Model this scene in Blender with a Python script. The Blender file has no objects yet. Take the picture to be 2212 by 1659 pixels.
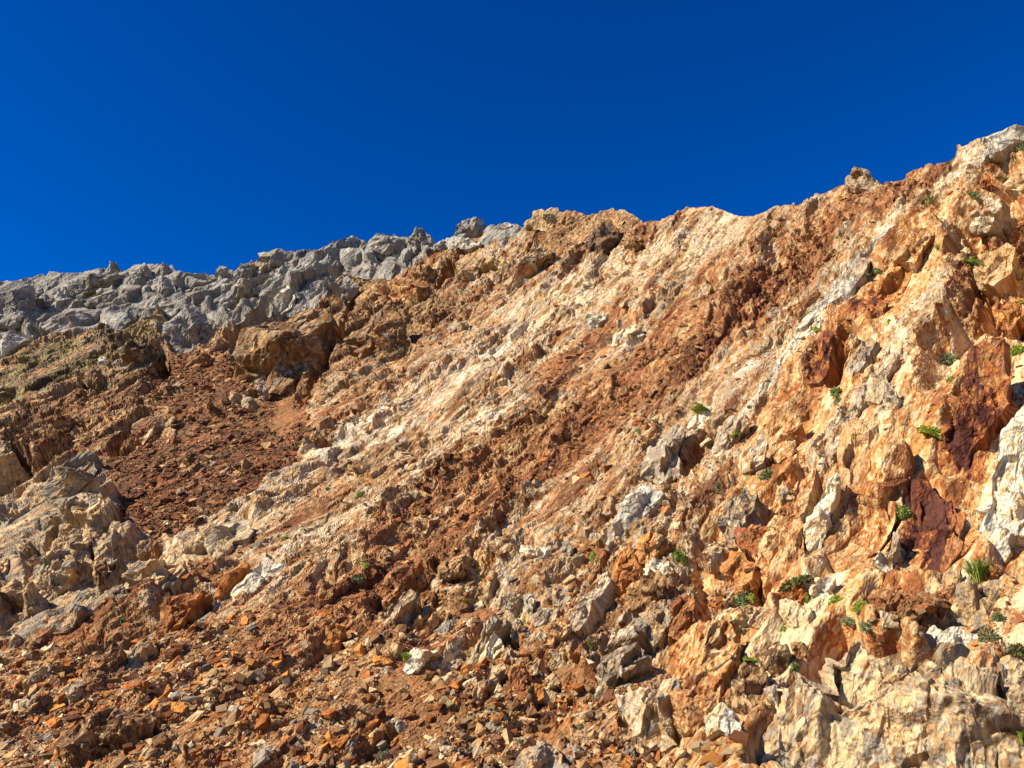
import bpy, bmesh, math
import numpy as np
from mathutils import Vector

# ------------------------------------------------------------------ camera, sky, sun, exposure
SC = bpy.context.scene
COL = SC.collection
PITCH = math.radians(17.0)
FPX, CX, CY = 1840.0, 1106.0, 829.5          # focal length and centre in survey pixels (2212 x 1659)
CAMZ = 1.6
cam_d = bpy.data.cameras.new('camera')
cam_d.sensor_width = 36.0
cam_d.lens = 36.0 * FPX / 2212.0
cam_d.clip_start = 0.1
cam_d.clip_end = 5000.0
cam = bpy.data.objects.new('camera', cam_d)
cam.location = (0, 0, CAMZ)
cam.rotation_euler = (math.radians(90) + PITCH, 0, 0)
COL.objects.link(cam)
SC.camera = cam

TO_SUN = np.array([-0.72, -0.31, 0.62])
TO_SUN /= np.linalg.norm(TO_SUN)
SUN_EL = math.asin(TO_SUN[2])
SUN_AZ = math.atan2(TO_SUN[0], TO_SUN[1])     # clockwise from +Y

w = bpy.data.worlds.new('World')
SC.world = w
w.use_nodes = True
nt = w.node_tree
nt.nodes.clear()
out = nt.nodes.new('ShaderNodeOutputWorld')
bg = nt.nodes.new('ShaderNodeBackground')
sky = nt.nodes.new('ShaderNodeTexSky')
sky.sky_type = 'NISHITA'
sky.sun_disc = False
sky.sun_elevation = SUN_EL
sky.sun_rotation = SUN_AZ
sky.altitude = 1300
sky.air_density = 1.1
sky.dust_density = 0.0
sky.ozone_density = 4.0
hs = nt.nodes.new('ShaderNodeHueSaturation')
hs.inputs['Saturation'].default_value = 1.45
hs.inputs['Value'].default_value = 1.0
hs.inputs['Hue'].default_value = 0.509
nt.links.new(sky.outputs[0], hs.inputs['Color'])
gm = nt.nodes.new('ShaderNodeGamma')
gm.inputs['Gamma'].default_value = 1.25
nt.links.new(hs.outputs[0], gm.inputs['Color'])
nt.links.new(gm.outputs[0], bg.inputs['Color'])
bg.inputs['Strength'].default_value = 0.052
nt.links.new(bg.outputs[0], out.inputs['Surface'])

sun_d = bpy.data.lights.new('sun', 'SUN')
sun_d.energy = 5.0
sun_d.angle = math.radians(0.53)
sun_d.color = (1.0, 0.92, 0.76)
sun = bpy.data.objects.new('sun', sun_d)
sun.rotation_euler = Vector(TO_SUN).to_track_quat('Z', 'Y').to_euler()
sun.location = (-20, -12, 30)
COL.objects.link(sun)

SC.view_settings.view_transform = 'Standard'
SC.view_settings.look = 'None'
SC.view_settings.gamma = 1.0
SC.view_settings.exposure = 0.92
SC.view_settings.use_curve_mapping = False

rng = np.random.default_rng(7)
F = np.float32

# ------------------------------------------------------------------ noise
_G = np.random.default_rng(3).normal(size=(256, 3))
_G = (_G / np.linalg.norm(_G, axis=1, keepdims=True)).astype(F)
U = np.uint32

def hsh(ix, iy, iz, seed):
    h = ix.astype(U) * U(374761393) + iy.astype(U) * U(668265263) + iz.astype(U) * U(2246822519) + U((seed * 3266489917) & 0xffffffff)
    h = (h ^ (h >> U(13))) * U(1274126177)
    h = (h ^ (h >> U(15))) * U(2654435761)
    return h ^ (h >> U(16))

def chunked(fn, p, *a, n=40000):
    if len(p) <= n:
        return fn(p, *a)
    parts = [fn(p[i:i + n], *a) for i in range(0, len(p), n)]
    if isinstance(parts[0], tuple):
        return tuple(np.concatenate(x) for x in zip(*parts))
    return np.concatenate(parts)

def _perlin(p, seed):
    i = np.floor(p).astype(np.int32)
    f = (p - i).astype(F)
    t = f * f * f * (f * (f * 6 - 15) + 10)
    res = np.zeros(len(p), F)
    for dx in (0, 1):
        wx = t[:, 0] if dx else 1 - t[:, 0]
        for dy in (0, 1):
            wy = t[:, 1] if dy else 1 - t[:, 1]
            for dz in (0, 1):
                wz = t[:, 2] if dz else 1 - t[:, 2]
                g = _G[hsh(i[:, 0] + dx, i[:, 1] + dy, i[:, 2] + dz, seed) & U(255)]
                d = g[:, 0] * (f[:, 0] - dx) + g[:, 1] * (f[:, 1] - dy) + g[:, 2] * (f[:, 2] - dz)
                res += wx * wy * wz * d
    return res * F(1.6)

def perlin(p, seed=0):
    return chunked(_perlin, np.asarray(p, F), seed)

def fbm(p, octaves=4, seed=0, gain=0.5):
    r = np.zeros(len(p), F)
    a = 1.0
    tot = 0
    for o in range(octaves):
        r += a * perlin(p * F(2.03 ** o) + F(17.3 * o), seed + o)
        tot += a
        a *= gain
    return r / tot

_OFF = np.array([(x, y, z) for x in (-1, 0, 1) for y in (-1, 0, 1) for z in (-1, 0, 1)], np.int32)

def _worley(p, seed):
    """nearest and second nearest fracture block: ids, distances, offsets from the block centres"""
    i = np.floor(p).astype(np.int32)
    f = (p - i).astype(F)
    n = len(p)
    f1 = np.full(n, 9, F)
    f2 = np.full(n, 9, F)
    k1 = np.zeros(n, np.int8)
    k2 = np.zeros(n, np.int8)
    s = F(1 / 1023.0)
    ix, iy, iz = (np.ascontiguousarray(i[:, j]) for j in range(3))
    fx, fy, fz = (np.ascontiguousarray(f[:, j]) for j in range(3))
    for k, (dx, dy, dz) in enumerate(_OFF):
        h = hsh(ix + dx, iy + dy, iz + dz, seed)
        ex = fx - F(dx) - (h & U(1023)).astype(F) * s
        ey = fy - F(dy) - ((h >> U(10)) & U(1023)).astype(F) * s
        ez = fz - F(dz) - ((h >> U(20)) & U(1023)).astype(F) * s
        ex, ey, ez = np.abs(ex), np.abs(ey), np.abs(ez)      # blocks bounded by joints, not round cells
        d = np.maximum(np.maximum(ex, ey), ez) + F(0.3) * (ex + ey + ez)
        near = d < f1
        sec = d < f2
        k2 = np.where(near, k1, np.where(sec, np.int8(k), k2))
        f2 = np.where(near, f1, np.where(sec, d, f2))
        k1 = np.where(near, np.int8(k), k1)
        f1 = np.where(near, d, f1)
    out = []
    for kk in (k1, k2):
        o = _OFF[kk]
        h = hsh(ix + o[:, 0], iy + o[:, 1], iz + o[:, 2], seed)
        c = np.stack([(h & U(1023)), (h >> U(10)) & U(1023), (h >> U(20)) & U(1023)], -1).astype(F) * s
        out += [h, (f - o - c).astype(F)]
    return out[0], out[2], f1, f2, out[1], out[3]

def worley(p, seed=0):
    return chunked(_worley, np.asarray(p, F), seed, n=16000)

def r01(ident, k):
    z = np.zeros_like(ident, dtype=np.int32)
    return hsh(ident.astype(np.int64).astype(np.int32), z + k, z + 11, 5).astype(F) / F(4294967295.0)

def sstep(a, b, x):
    t = np.clip((x - a) / (b - a), 0, 1)
    return t * t * (3 - 2 * t)

# ------------------------------------------------------------------ survey geometry
cp, sp = math.cos(PITCH), math.sin(PITCH)
CAM = np.array([0, 0, CAMZ])

def rays(u, v):
    x = (np.asarray(u, float) - CX) / FPX
    y = (CY - np.asarray(v, float)) / FPX
    return np.stack([x, cp - sp * y, sp + cp * y], -1)

def project(p):
    q = np.asarray(p, float) - CAM
    f = q[..., 1] * cp + q[..., 2] * sp
    y = -q[..., 1] * sp + q[..., 2] * cp
    return CX + FPX * q[..., 0] / f, CY - FPX * y / f, f

# bedding direction: the beds run up to the right and away from the viewer
BED = np.array([0.76, 0.774, 0.889])
BED /= np.linalg.norm(BED)

def bedspace(p, k):
    """squeeze space along the bedding direction so that noise cells come out k times longer"""
    a = p @ BED
    return (p + np.outer(a * (1.0 / k - 1.0), BED)).astype(F)

# distance of the hillside (forward metres) at survey stations
ST = [(2212, 1659, 4.4), (2212, 1300, 6.6), (2212, 1000, 8.8), (2212, 700, 12), (2212, 400, 16.5), (2212, 257, 19.5),
      (1660, 1659, 4.9), (1660, 1400, 6.6), (1660, 1200, 8.7), (1660, 1000, 11.5), (1660, 800, 15.5), (1660, 600, 22), (1660, 460, 28),
      (1100, 1659, 6.0), (1100, 1500, 7.7), (1100, 1300, 10.7), (1100, 1100, 15), (1100, 900, 21), (1100, 700, 31), (1100, 488, 44),
      (550, 1659, 7.0), (550, 1500, 9.0), (550, 1300, 12.6), (550, 1100, 18.5), (550, 900, 28), (550, 750, 38), (550, 545, 49),
      (0, 1659, 8.0), (0, 1500, 10.4), (0, 1300, 15), (0, 1100, 22), (0, 900, 31), (0, 750, 41), (0, 620, 49),
      (-500, 1700, 8.6), (-500, 1100, 25), (-500, 640, 54), (2900, 1800, 3.9), (2900, 0, 14.5), (2700, 1659, 4.3), (2700, 1000, 7.3), (2700, 300, 12.5), (2700, 60, 15.0)]
ST = np.array(ST, float)
ST[:, 2] = 6.0 * (ST[:, 2] / 6.0) ** 0.74
_S = ST[:, :2] / 1000.0
_V = np.log(ST[:, 2])

def _tps(r2):
    return np.where(r2 > 0, 0.5 * r2 * np.log(np.maximum(r2, 1e-12)), 0)

_d2 = ((_S[:, None] - _S[None]) ** 2).sum(-1)
_A = np.zeros((len(_S) + 3, len(_S) + 3))
_A[:len(_S), :len(_S)] = _tps(_d2) + 0.004 * np.eye(len(_S))
_A[:len(_S), -3:] = np.c_[np.ones(len(_S)), _S]
_A[-3:, :len(_S)] = _A[:len(_S), -3:].T
_W = np.linalg.solve(_A, np.r_[_V, 0, 0, 0])

def _depth(uv):
    s = uv / 1000.0
    r = _W[-3] + s @ _W[-2:]
    for k in range(len(_S)):
        r = r + _W[k] * _tps(((s - _S[k]) ** 2).sum(-1))
    return np.exp(r)

def depth(u, v):
    uv = np.stack([np.ravel(u), np.ravel(v)], -1).astype(float)
    return chunked(_depth, uv).reshape(np.shape(u))

def base(u, v):
    return CAM + rays(u, v) * depth(u, v)[..., None]

def base_n(u, v, e=3.0):
    a = base(u + e, v) - base(u - e, v)
    b = base(u, v - e) - base(u, v + e)
    n = np.cross(a, b)
    n /= np.linalg.norm(n, axis=-1, keepdims=True)
    c = (n * (CAM - base(u, v))).sum(-1)
    return n * np.where(c < 0, -1, 1)[..., None]

SKY = np.array([(-400, 665), (-150, 640), (0, 621), (20, 616), (60, 606), (100, 603), (110, 596), (143, 597), (187, 587), (233, 580), (257, 579), (283, 575), (313, 571), (370, 575),
  (380, 589), (430, 587), (460, 587), (492, 585), (507, 589), (533, 577), (547, 565), (567, 552), (597, 548), (630, 550), (663, 549), (700, 545), (713, 532),
  (737, 517), (757, 509), (787, 508), (797, 515), (834, 508), (874, 520), (914, 512), (937, 526), (957, 518), (980, 508), (1004, 500), (1030, 498), (1047, 498), (1070, 494),
  (1097, 488), (1130, 490), (1137, 477), (1167, 462), (1204, 457), (1220, 460), (1270, 463), (1304, 459), (1324, 450), (1334, 457), (1354, 461), (1390, 476),
  (1424, 471), (1475, 449), (1541, 446), (1565, 455), (1598, 470), (1628, 470), (1658, 461), (1681, 449), (1715, 446), (1725, 450), (1768, 427), (1808, 409),
  (1835, 395), (1848, 388), (1875, 385), (1895, 392), (1908, 403), (1925, 396), (1955, 384), (1981, 372), (2008, 359), (2041, 351), (2075, 328), (2101, 319),
  (2128, 304), (2175, 289), (2212, 259), (2300, 205), (2450, 110), (2620, 0), (2800, -110)], float)

def lin(r, g, b):
    c = np.array([r, g, b], float) / 255.0
    return 0.74 * np.where(c <= 0.04045, c / 12.92, ((c + 0.055) / 1.055) ** 2.4)      # pigment reflectance

# ------------------------------------------------------------------ rock colours (pigment only)
C = dict(cream=lin(220, 192, 146), white=lin(230, 218, 194), chalk=lin(200, 187, 163), grey=lin(160, 154, 145), dgrey=lin(110, 105, 98), warmgrey=lin(160, 143, 120),
         tan=lin(190, 148, 98), buff=lin(208, 172, 122), olive=lin(138, 122, 76), lichen=lin(160, 156, 80),
         orange=lin(212, 138, 62), amber=lin(222, 160, 82), dorange=lin(184, 110, 48), rust=lin(148, 90, 50), drust=lin(108, 66, 40),
         red=lin(138, 72, 40), dred=lin(94, 50, 36), plum=lin(112, 76, 64), soil=lin(164, 112, 66), brown=lin(142, 102, 62), dbrown=lin(100, 74, 48), stone=lin(156, 146, 130), dstone=lin(112, 102, 88))

def ramp(*items):
    cols, wts = [], []
    for it in items:
        n, wt = it.split(':')
        cols.append(C[n])
        wts.append(float(wt))
    e = np.cumsum(wts) / sum(wts)
    lut = np.zeros((256, 3))
    x = (np.arange(256) + 0.5) / 256
    lut[:] = np.array(cols)[np.searchsorted(e, x).clip(0, len(cols) - 1)]
    k = np.hanning(39)
    k /= k.sum()
    pad = np.pad(lut, ((19, 19), (0, 0)), mode='edge')
    return np.stack([np.convolve(pad[:, j], k, 'valid') for j in range(3)], -1).astype(F)

PAL = dict(
  buff=ramp('rust:1.5', 'tan:1.4', 'brown:1.4', 'buff:1.0', 'stone:.6', 'cream:.5', 'chalk:.25', 'warmgrey:.8', 'tan:1', 'dorange:.6', 'brown:.9', 'drust:.4'),
  grey=ramp('dgrey:1.1', 'grey:1.8', 'warmgrey:1.1', 'grey:1.2', 'chalk:.5', 'dgrey:.7', 'warmgrey:.8'),
  lichen=ramp('dbrown:.8', 'olive:1.2', 'brown:1.1', 'lichen:.7', 'warmgrey:.8', 'dbrown:.7', 'tan:1', 'rust:.6', 'stone:.5'),
  rustscree=ramp('drust:1.4', 'rust:1.2', 'dbrown:1', 'brown:.6', 'drust:1', 'brown:.7', 'tan:.2', 'rust:.8'),
  brown=ramp('rust:1', 'brown:1.3', 'tan:1.1', 'drust:.8', 'dbrown:.6', 'buff:.5', 'brown:.8', 'tan:.6'),
  pale=ramp('warmgrey:1.2', 'buff:.8', 'stone:.6', 'warmgrey:1.0', 'tan:.9', 'buff:.8', 'cream:.4', 'brown:.5', 'olive:.2'),
  cream=ramp('brown:.8', 'tan:1.1', 'cream:.9', 'chalk:.7', 'tan:.6', 'warmgrey:.9', 'white:.4', 'tan:.7', 'rust:.5', 'buff:.7', 'chalk:.4'),
  redband=ramp('drust:.8', 'rust:1.4', 'brown:1', 'tan:.7', 'dorange:.6', 'plum:.4', 'rust:1', 'tan:.8', 'brown:.6', 'buff:.4'),
  orange=ramp('rust:.5', 'dorange:.6', 'tan:1', 'amber:.7', 'buff:1.2', 'cream:1.0', 'orange:.8', 'rust:.7', 'dorange:.4', 'tan:1', 'cream:.5'),
  talus=ramp('rust:1.1', 'dorange:.8', 'tan:1.2', 'soil:.9', 'brown:.9', 'buff:.8', 'drust:.5', 'soil:.9', 'warmgrey:.3'),
  soil=ramp('soil:1', 'brown:.8', 'soil:1.2', 'rust:.4', 'brown:.4'),
  white=ramp('tan:.4', 'warmgrey:.4', 'chalk:1', 'white:1.1', 'cream:1', 'buff:.5', 'white:.5', 'warmgrey:.4', 'cream:.5'),
  deepred=ramp('dred:.7', 'red:1.1', 'dorange:.7', 'rust:.7', 'amber:.45', 'drust:.7', 'rust:.5', 'tan:.5', 'red:.8', 'dorange:.6', 'buff:.25'),
  rustorange=ramp('rust:.9', 'dorange:1', 'tan:.7', 'orange:.9', 'brown:.6', 'amber:.5', 'rust:.6', 'dorange:.8', 'buff:.3'),
  slate=ramp('stone:1', 'warmgrey:1.2', 'dstone:.6', 'tan:.7', 'chalk:.4', 'warmgrey:.7', 'brown:.5'),
  hero=ramp('warmgrey:.9', 'cream:1', 'buff:1', 'tan:.9', 'stone:.7', 'cream:.8', 'brown:.8', 'dstone:.5', 'chalk:.5', 'amber:.4'),
)
PN = list(PAL)
LUTS = np.stack([PAL[k] for k in PN])
PI = {k: i for i, k in enumerate(PN)}

SIZES = (3.2, 1.3, 0.55, 0.23, 0.095, 0.04)

def facet(idt, dl):
    return (r01(idt, 4) - F(.5)) * F(0.8) + F(2.3) * ((r01(idt, 1) - F(.5)) * dl[:, 0] + (r01(idt, 2) - F(.5)) * dl[:, 1] + (r01(idt, 3) - F(.5)) * dl[:, 2])

def relief(p, pix, amps, stretch=2.2, seed=0, sizes=SIZES, which=range(6), rnd=None):
    """broken-rock relief: every fracture block is a tilted facet. Returns height and the blocks' random numbers.
    pix = metres per picture element at the point; blocks smaller than a few of those are skipped."""
    n = len(p)
    h = np.zeros(n, F)
    if rnd is None:
        rnd = np.full((n, len(sizes)), 0.5, F)
    warp = np.stack([fbm(p * F(1.1), 2, 31), fbm(p * F(1.1) + F(9.1), 2, 37), fbm(p * F(1.1) + F(4.7), 2, 41)], -1)
    pw = p + F(0.16) * warp
    for k in which:
        s = sizes[k]
        m = np.nonzero((s > 2.4 * pix) & (amps[k] > 1e-4))[0]
        if not len(m):
            continue
        i1, i2, f1, f2, d1, d2 = worley(jointspace(pw[m] / s, stretch * (1.6 if s > 1 else 1.0)), seed + k * 7)
        e = f2 - f1
        t = F(0.5) + F(0.5) * np.clip(e / F(0.12 if s > .5 else 0.07), 0, 1)
        hh = facet(i1, d1) * t + facet(i2, d2) * (1 - t) - F(0.10) * (1 - sstep(0, .08, e))
        h[m] += (amps[k][m] * s * hh).astype(F)
        rnd[m, k] = r01(i1, 6)
    return h, rnd

XB = np.cross(BED, np.array([-0.55, -0.55, 0.63]))
XB /= np.linalg.norm(XB)
if XB[0] < 0:
    XB = -XB

def beds(p, lam, seed):
    """tilted beds: each rises gently and breaks off on its right; returns height (metres per unit) and the bed's random number"""
    c = (p @ XB.astype(F)) / F(lam) + F(0.36) * fbm(bedspace(p / F(1.9 * lam), 7.0), 3, seed)
    i = np.floor(c).astype(np.int32)
    fr = (c - i).astype(F)
    z = np.zeros_like(i)
    ra = hsh(i, z, z + 3, seed).astype(F) / F(4294967295.0)
    if seed in (305, 309):
        return None, ra
    al = np.clip(0.55 + 1.3 * fbm(bedspace(p / F(0.9 * lam), 2.5) + F(3.1), 3, seed + 9), 0, 1.6)
    saw = fr - sstep(.82, 1.0, fr)
    return (saw * (0.35 + ra) * al * lam).astype(F), ra

NB_ = np.cross(BED, XB)

def jointspace(p, k):
    """axes along the beds, across them and out of them; k times longer along the beds"""
    return np.stack([p @ (BED / k).astype(F), p @ XB.astype(F), p @ NB_.astype(F)], -1)

_Q = None

def pigment_value(p, rnd, big=1.0, bw=1.0):
    nA = fbm(bedspace(p / F(0.45 * big), 11.0), 4, 61)
    nB = fbm(bedspace(p / F(0.10 * big), 6.0), 3, 71)
    b1 = beds(p, 0.62, 305)[1]
    b2 = beds(p, 0.19, 309)[1]
    s = bw * (0.55 * nA + 0.35 * nB + 0.40 * (b1 - .5) + 0.26 * (b2 - .5)) + 0.22 * (rnd[:, 1] - .5) + 0.40 * (rnd[:, 2] - .5) + 0.46 * (rnd[:, 3] - .5) + 0.42 * (rnd[:, 4] - .5) + 0.3 * (rnd[:, 5] - .5)
    return s

def pigment(p, rnd, wz, big=1.0, centre=.5, spread=1.0, bw=1.0):
    """wz: (n, zones) weights or one palette name"""
    global _Q
    s = pigment_value(p, rnd, big, bw)
    if _Q is None:
        _Q = np.quantile(s[::7], np.linspace(0, 1, 257))
    t = np.interp(s, _Q, np.linspace(0, 1, 257))
    if spread < 1:
        t = np.clip(centre + (t - .5) * spread, 0, 1)
    t = np.clip((t * 256).astype(int), 0, 255)
    if isinstance(wz, str):
        c = LUTS[PI[wz]][t]
    else:
        c = LUTS[wz, t]
    if isinstance(wz, str) and wz in ('hero', 'orange'):       # pale quartz veins
        vn = fbm(bedspace(p / F(0.5), 3.0) + F(40), 4, 91)
        vm = np.exp(-(vn / F(0.022)) ** 2) * sstep(-.1, .25, fbm(p * F(1.3), 2, 93))
        c = c * (1 - vm[:, None]) + C['cream' if wz == 'hero' else 'buff'].astype(F) * vm[:, None]
    lum = 0.74 + 0.24 * rnd[:, 2] + 0.20 * rnd[:, 3] + 0.14 * rnd[:, 4]
    lum *= 1 + 0.34 * fbm(p * F(14), 2, 81) + 0.26 * fbm(bedspace(p * F(1.7), 2), 2, 83)
    return np.clip(c * lum[:, None], 0.008, 0.7)

# ------------------------------------------------------------------ materials
def rock_material(name, obj_tint=False):
    m = bpy.data.materials.new(name)
    m.use_nodes = True
    t = m.node_tree
    N, L = t.nodes, t.links
    b = N['Principled BSDF']
    b.inputs['Roughness'].default_value = 0.86
    b.inputs['Specular IOR Level'].default_value = 0.28
    geo = N.new('ShaderNodeNewGeometry')
    if obj_tint:
        src = N.new('ShaderNodeObjectInfo').outputs['Color']
        pos = N.new('ShaderNodeTexCoord').outputs['Object']
    else:
        at = N.new('ShaderNodeAttribute')
        at.attribute_name = 'Col'
        src = at.outputs['Color']
        pos = geo.outputs['Position']
    def noise(scale, detail, rough, vec=pos):
        n = N.new('ShaderNodeTexNoise')
        n.inputs['Scale'].default_value = scale
        n.inputs['Detail'].default_value = detail
        n.inputs['Roughness'].default_value = rough
        L.new(vec, n.inputs['Vector'])
        return n
    fine = noise(38, 5, 0.7)
    mid = noise(6.5, 6, 0.65)
    # fine mineral speckle and weather mottling
    r1 = N.new('ShaderNodeMapRange')
    r1.inputs['From Min'].default_value = 0.3; r1.inputs['From Max'].default_value = 0.7
    r1.inputs['To Min'].default_value = 0.72; r1.inputs['To Max'].default_value = 1.22
    L.new(fine.outputs['Fac'], r1.inputs['Value'])
    r2 = N.new('ShaderNodeMapRange')
    r2.inputs['From Min'].default_value = 0.3; r2.inputs['From Max'].default_value = 0.7
    r2.inputs['To Min'].default_value = 0.78; r2.inputs['To Max'].default_value = 1.18
    L.new(mid.outputs['Fac'], r2.inputs['Value'])
    mu = N.new('ShaderNodeMath'); mu.operation = 'MULTIPLY'
    L.new(r1.outputs[0], mu.inputs[0]); L.new(r2.outputs[0], mu.inputs[1])
    mx = N.new('ShaderNodeVectorMath'); mx.operation = 'SCALE'
    L.new(src, mx.inputs[0]); L.new(mu.outputs[0], mx.inputs['Scale'])
    L.new(mx.outputs[0], b.inputs['Base Color'])
    # cleavage: coordinates squeezed along the bedding, so that cracks and grain run with it
    dt = N.new('ShaderNodeVectorMath'); dt.operation = 'DOT_PRODUCT'
    dt.inputs[1].default_value = tuple(BED)
    L.new(pos, dt.inputs[0])
    sc_ = N.new('ShaderNodeVectorMath'); sc_.operation = 'SCALE'
    sc_.inputs[0].default_value = tuple(BED * 0.66)
    L.new(dt.outputs['Value'], sc_.inputs['Scale'])
    sb = N.new('ShaderNodeVectorMath'); sb.operation = 'SUBTRACT'
    L.new(pos, sb.inputs[0]); L.new(sc_.outputs[0], sb.inputs[1])
    def voro(scale):
        v = N.new('ShaderNodeTexVoronoi')
        v.feature = 'F1'
        v.inputs['Scale'].default_value = scale
        v.inputs['Randomness'].default_value = 1.0
        L.new(sb.outputs[0], v.inputs['Vector'])
        return v
    nrm_in = None
    for node, sock, dist_, st in ((voro(14), 'Distance', 0.045, .55), (voro(45), 'Distance', 0.016, .7), (noise(70, 6, 0.75, sb.outputs[0]), 'Fac', 0.012, .6)):
        bp = N.new('ShaderNodeBump')
        bp.inputs['Strength'].default_value = st
        bp.inputs['Distance'].default_value = dist_
        L.new(node.outputs[sock], bp.inputs['Height'])
        if nrm_in is not None:
            L.new(nrm_in, bp.inputs['Normal'])
        nrm_in = bp.outputs[0]
    L.new(nrm_in, b.inputs['Normal'])
    return m

MAT_ROCK = rock_material('weathered_rock')
MAT_STONE = rock_material('loose_stone', True)

def leaf_material(name):
    m = bpy.data.materials.new(name)
    m.use_nodes = True
    t = m.node_tree
    b = t.nodes['Principled BSDF']
    b.inputs['Roughness'].default_value = 0.6
    at = t.nodes.new('ShaderNodeAttribute')
    at.attribute_name = 'Col'
    nz = t.nodes.new('ShaderNodeTexNoise')
    nz.inputs['Scale'].default_value = 30
    mr = t.nodes.new('ShaderNodeMapRange')
    mr.inputs['To Min'].default_value = 0.7; mr.inputs['To Max'].default_value = 1.3
    t.links.new(nz.outputs['Fac'], mr.inputs['Value'])
    vm = t.nodes.new('ShaderNodeVectorMath'); vm.operation = 'SCALE'
    t.links.new(at.outputs['Color'], vm.inputs[0]); t.links.new(mr.outputs[0], vm.inputs['Scale'])
    t.links.new(vm.outputs[0], b.inputs['Base Color'])
    b.inputs['Transmission Weight'].default_value = 0.0
    tr = t.nodes.new('ShaderNodeBsdfTranslucent')
    t.links.new(vm.outputs[0], tr.inputs['Color'])
    mixs = t.nodes.new('ShaderNodeMixShader'); mixs.inputs[0].default_value = 0.3
    o = t.nodes['Material Output']
    t.links.new(b.outputs[0], mixs.inputs[1]); t.links.new(tr.outputs[0], mixs.inputs[2])
    t.links.new(mixs.outputs[0], o.inputs['Surface'])
    return m

MAT_LEAF = leaf_material('alpine_leaf')

def mesh_from(name, verts, faces, cols=None, mat=None, smooth=False):
    """faces: (n,3) or (n,4) int array"""
    me = bpy.data.meshes.new(name)
    verts = np.ascontiguousarray(verts, F)
    faces = np.ascontiguousarray(faces, np.int32)
    k = faces.shape[1]
    me.vertices.add(len(verts))
    me.vertices.foreach_set('co', verts.ravel())
    me.loops.add(faces.size)
    me.loops.foreach_set('vertex_index', faces.ravel())
    me.polygons.add(len(faces))
    me.polygons.foreach_set('loop_start', np.arange(0, faces.size, k, dtype=np.int32))
    me.polygons.foreach_set('loop_total', np.full(len(faces), k, np.int32))
    me.polygons.foreach_set('use_smooth', np.full(len(faces), bool(smooth)))
    if cols is not None:
        at = me.color_attributes.new('Col', 'FLOAT_COLOR', 'POINT')
        at.data.foreach_set('color', np.c_[cols, np.ones(len(cols))].astype(F).ravel())
    me.update(calc_edges=True)
    if mat:
        me.materials.append(mat)
    return me

def link(name, me, label=None, cat=None, group=None, kind=None, parent=None):
    o = bpy.data.objects.new(name, me)
    COL.objects.link(o)
    if parent:
        o.parent = parent
    if label: o['label'] = label
    if cat: o['category'] = cat
    if group: o['group'] = group
    if kind: o['kind'] = kind
    return o
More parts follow.
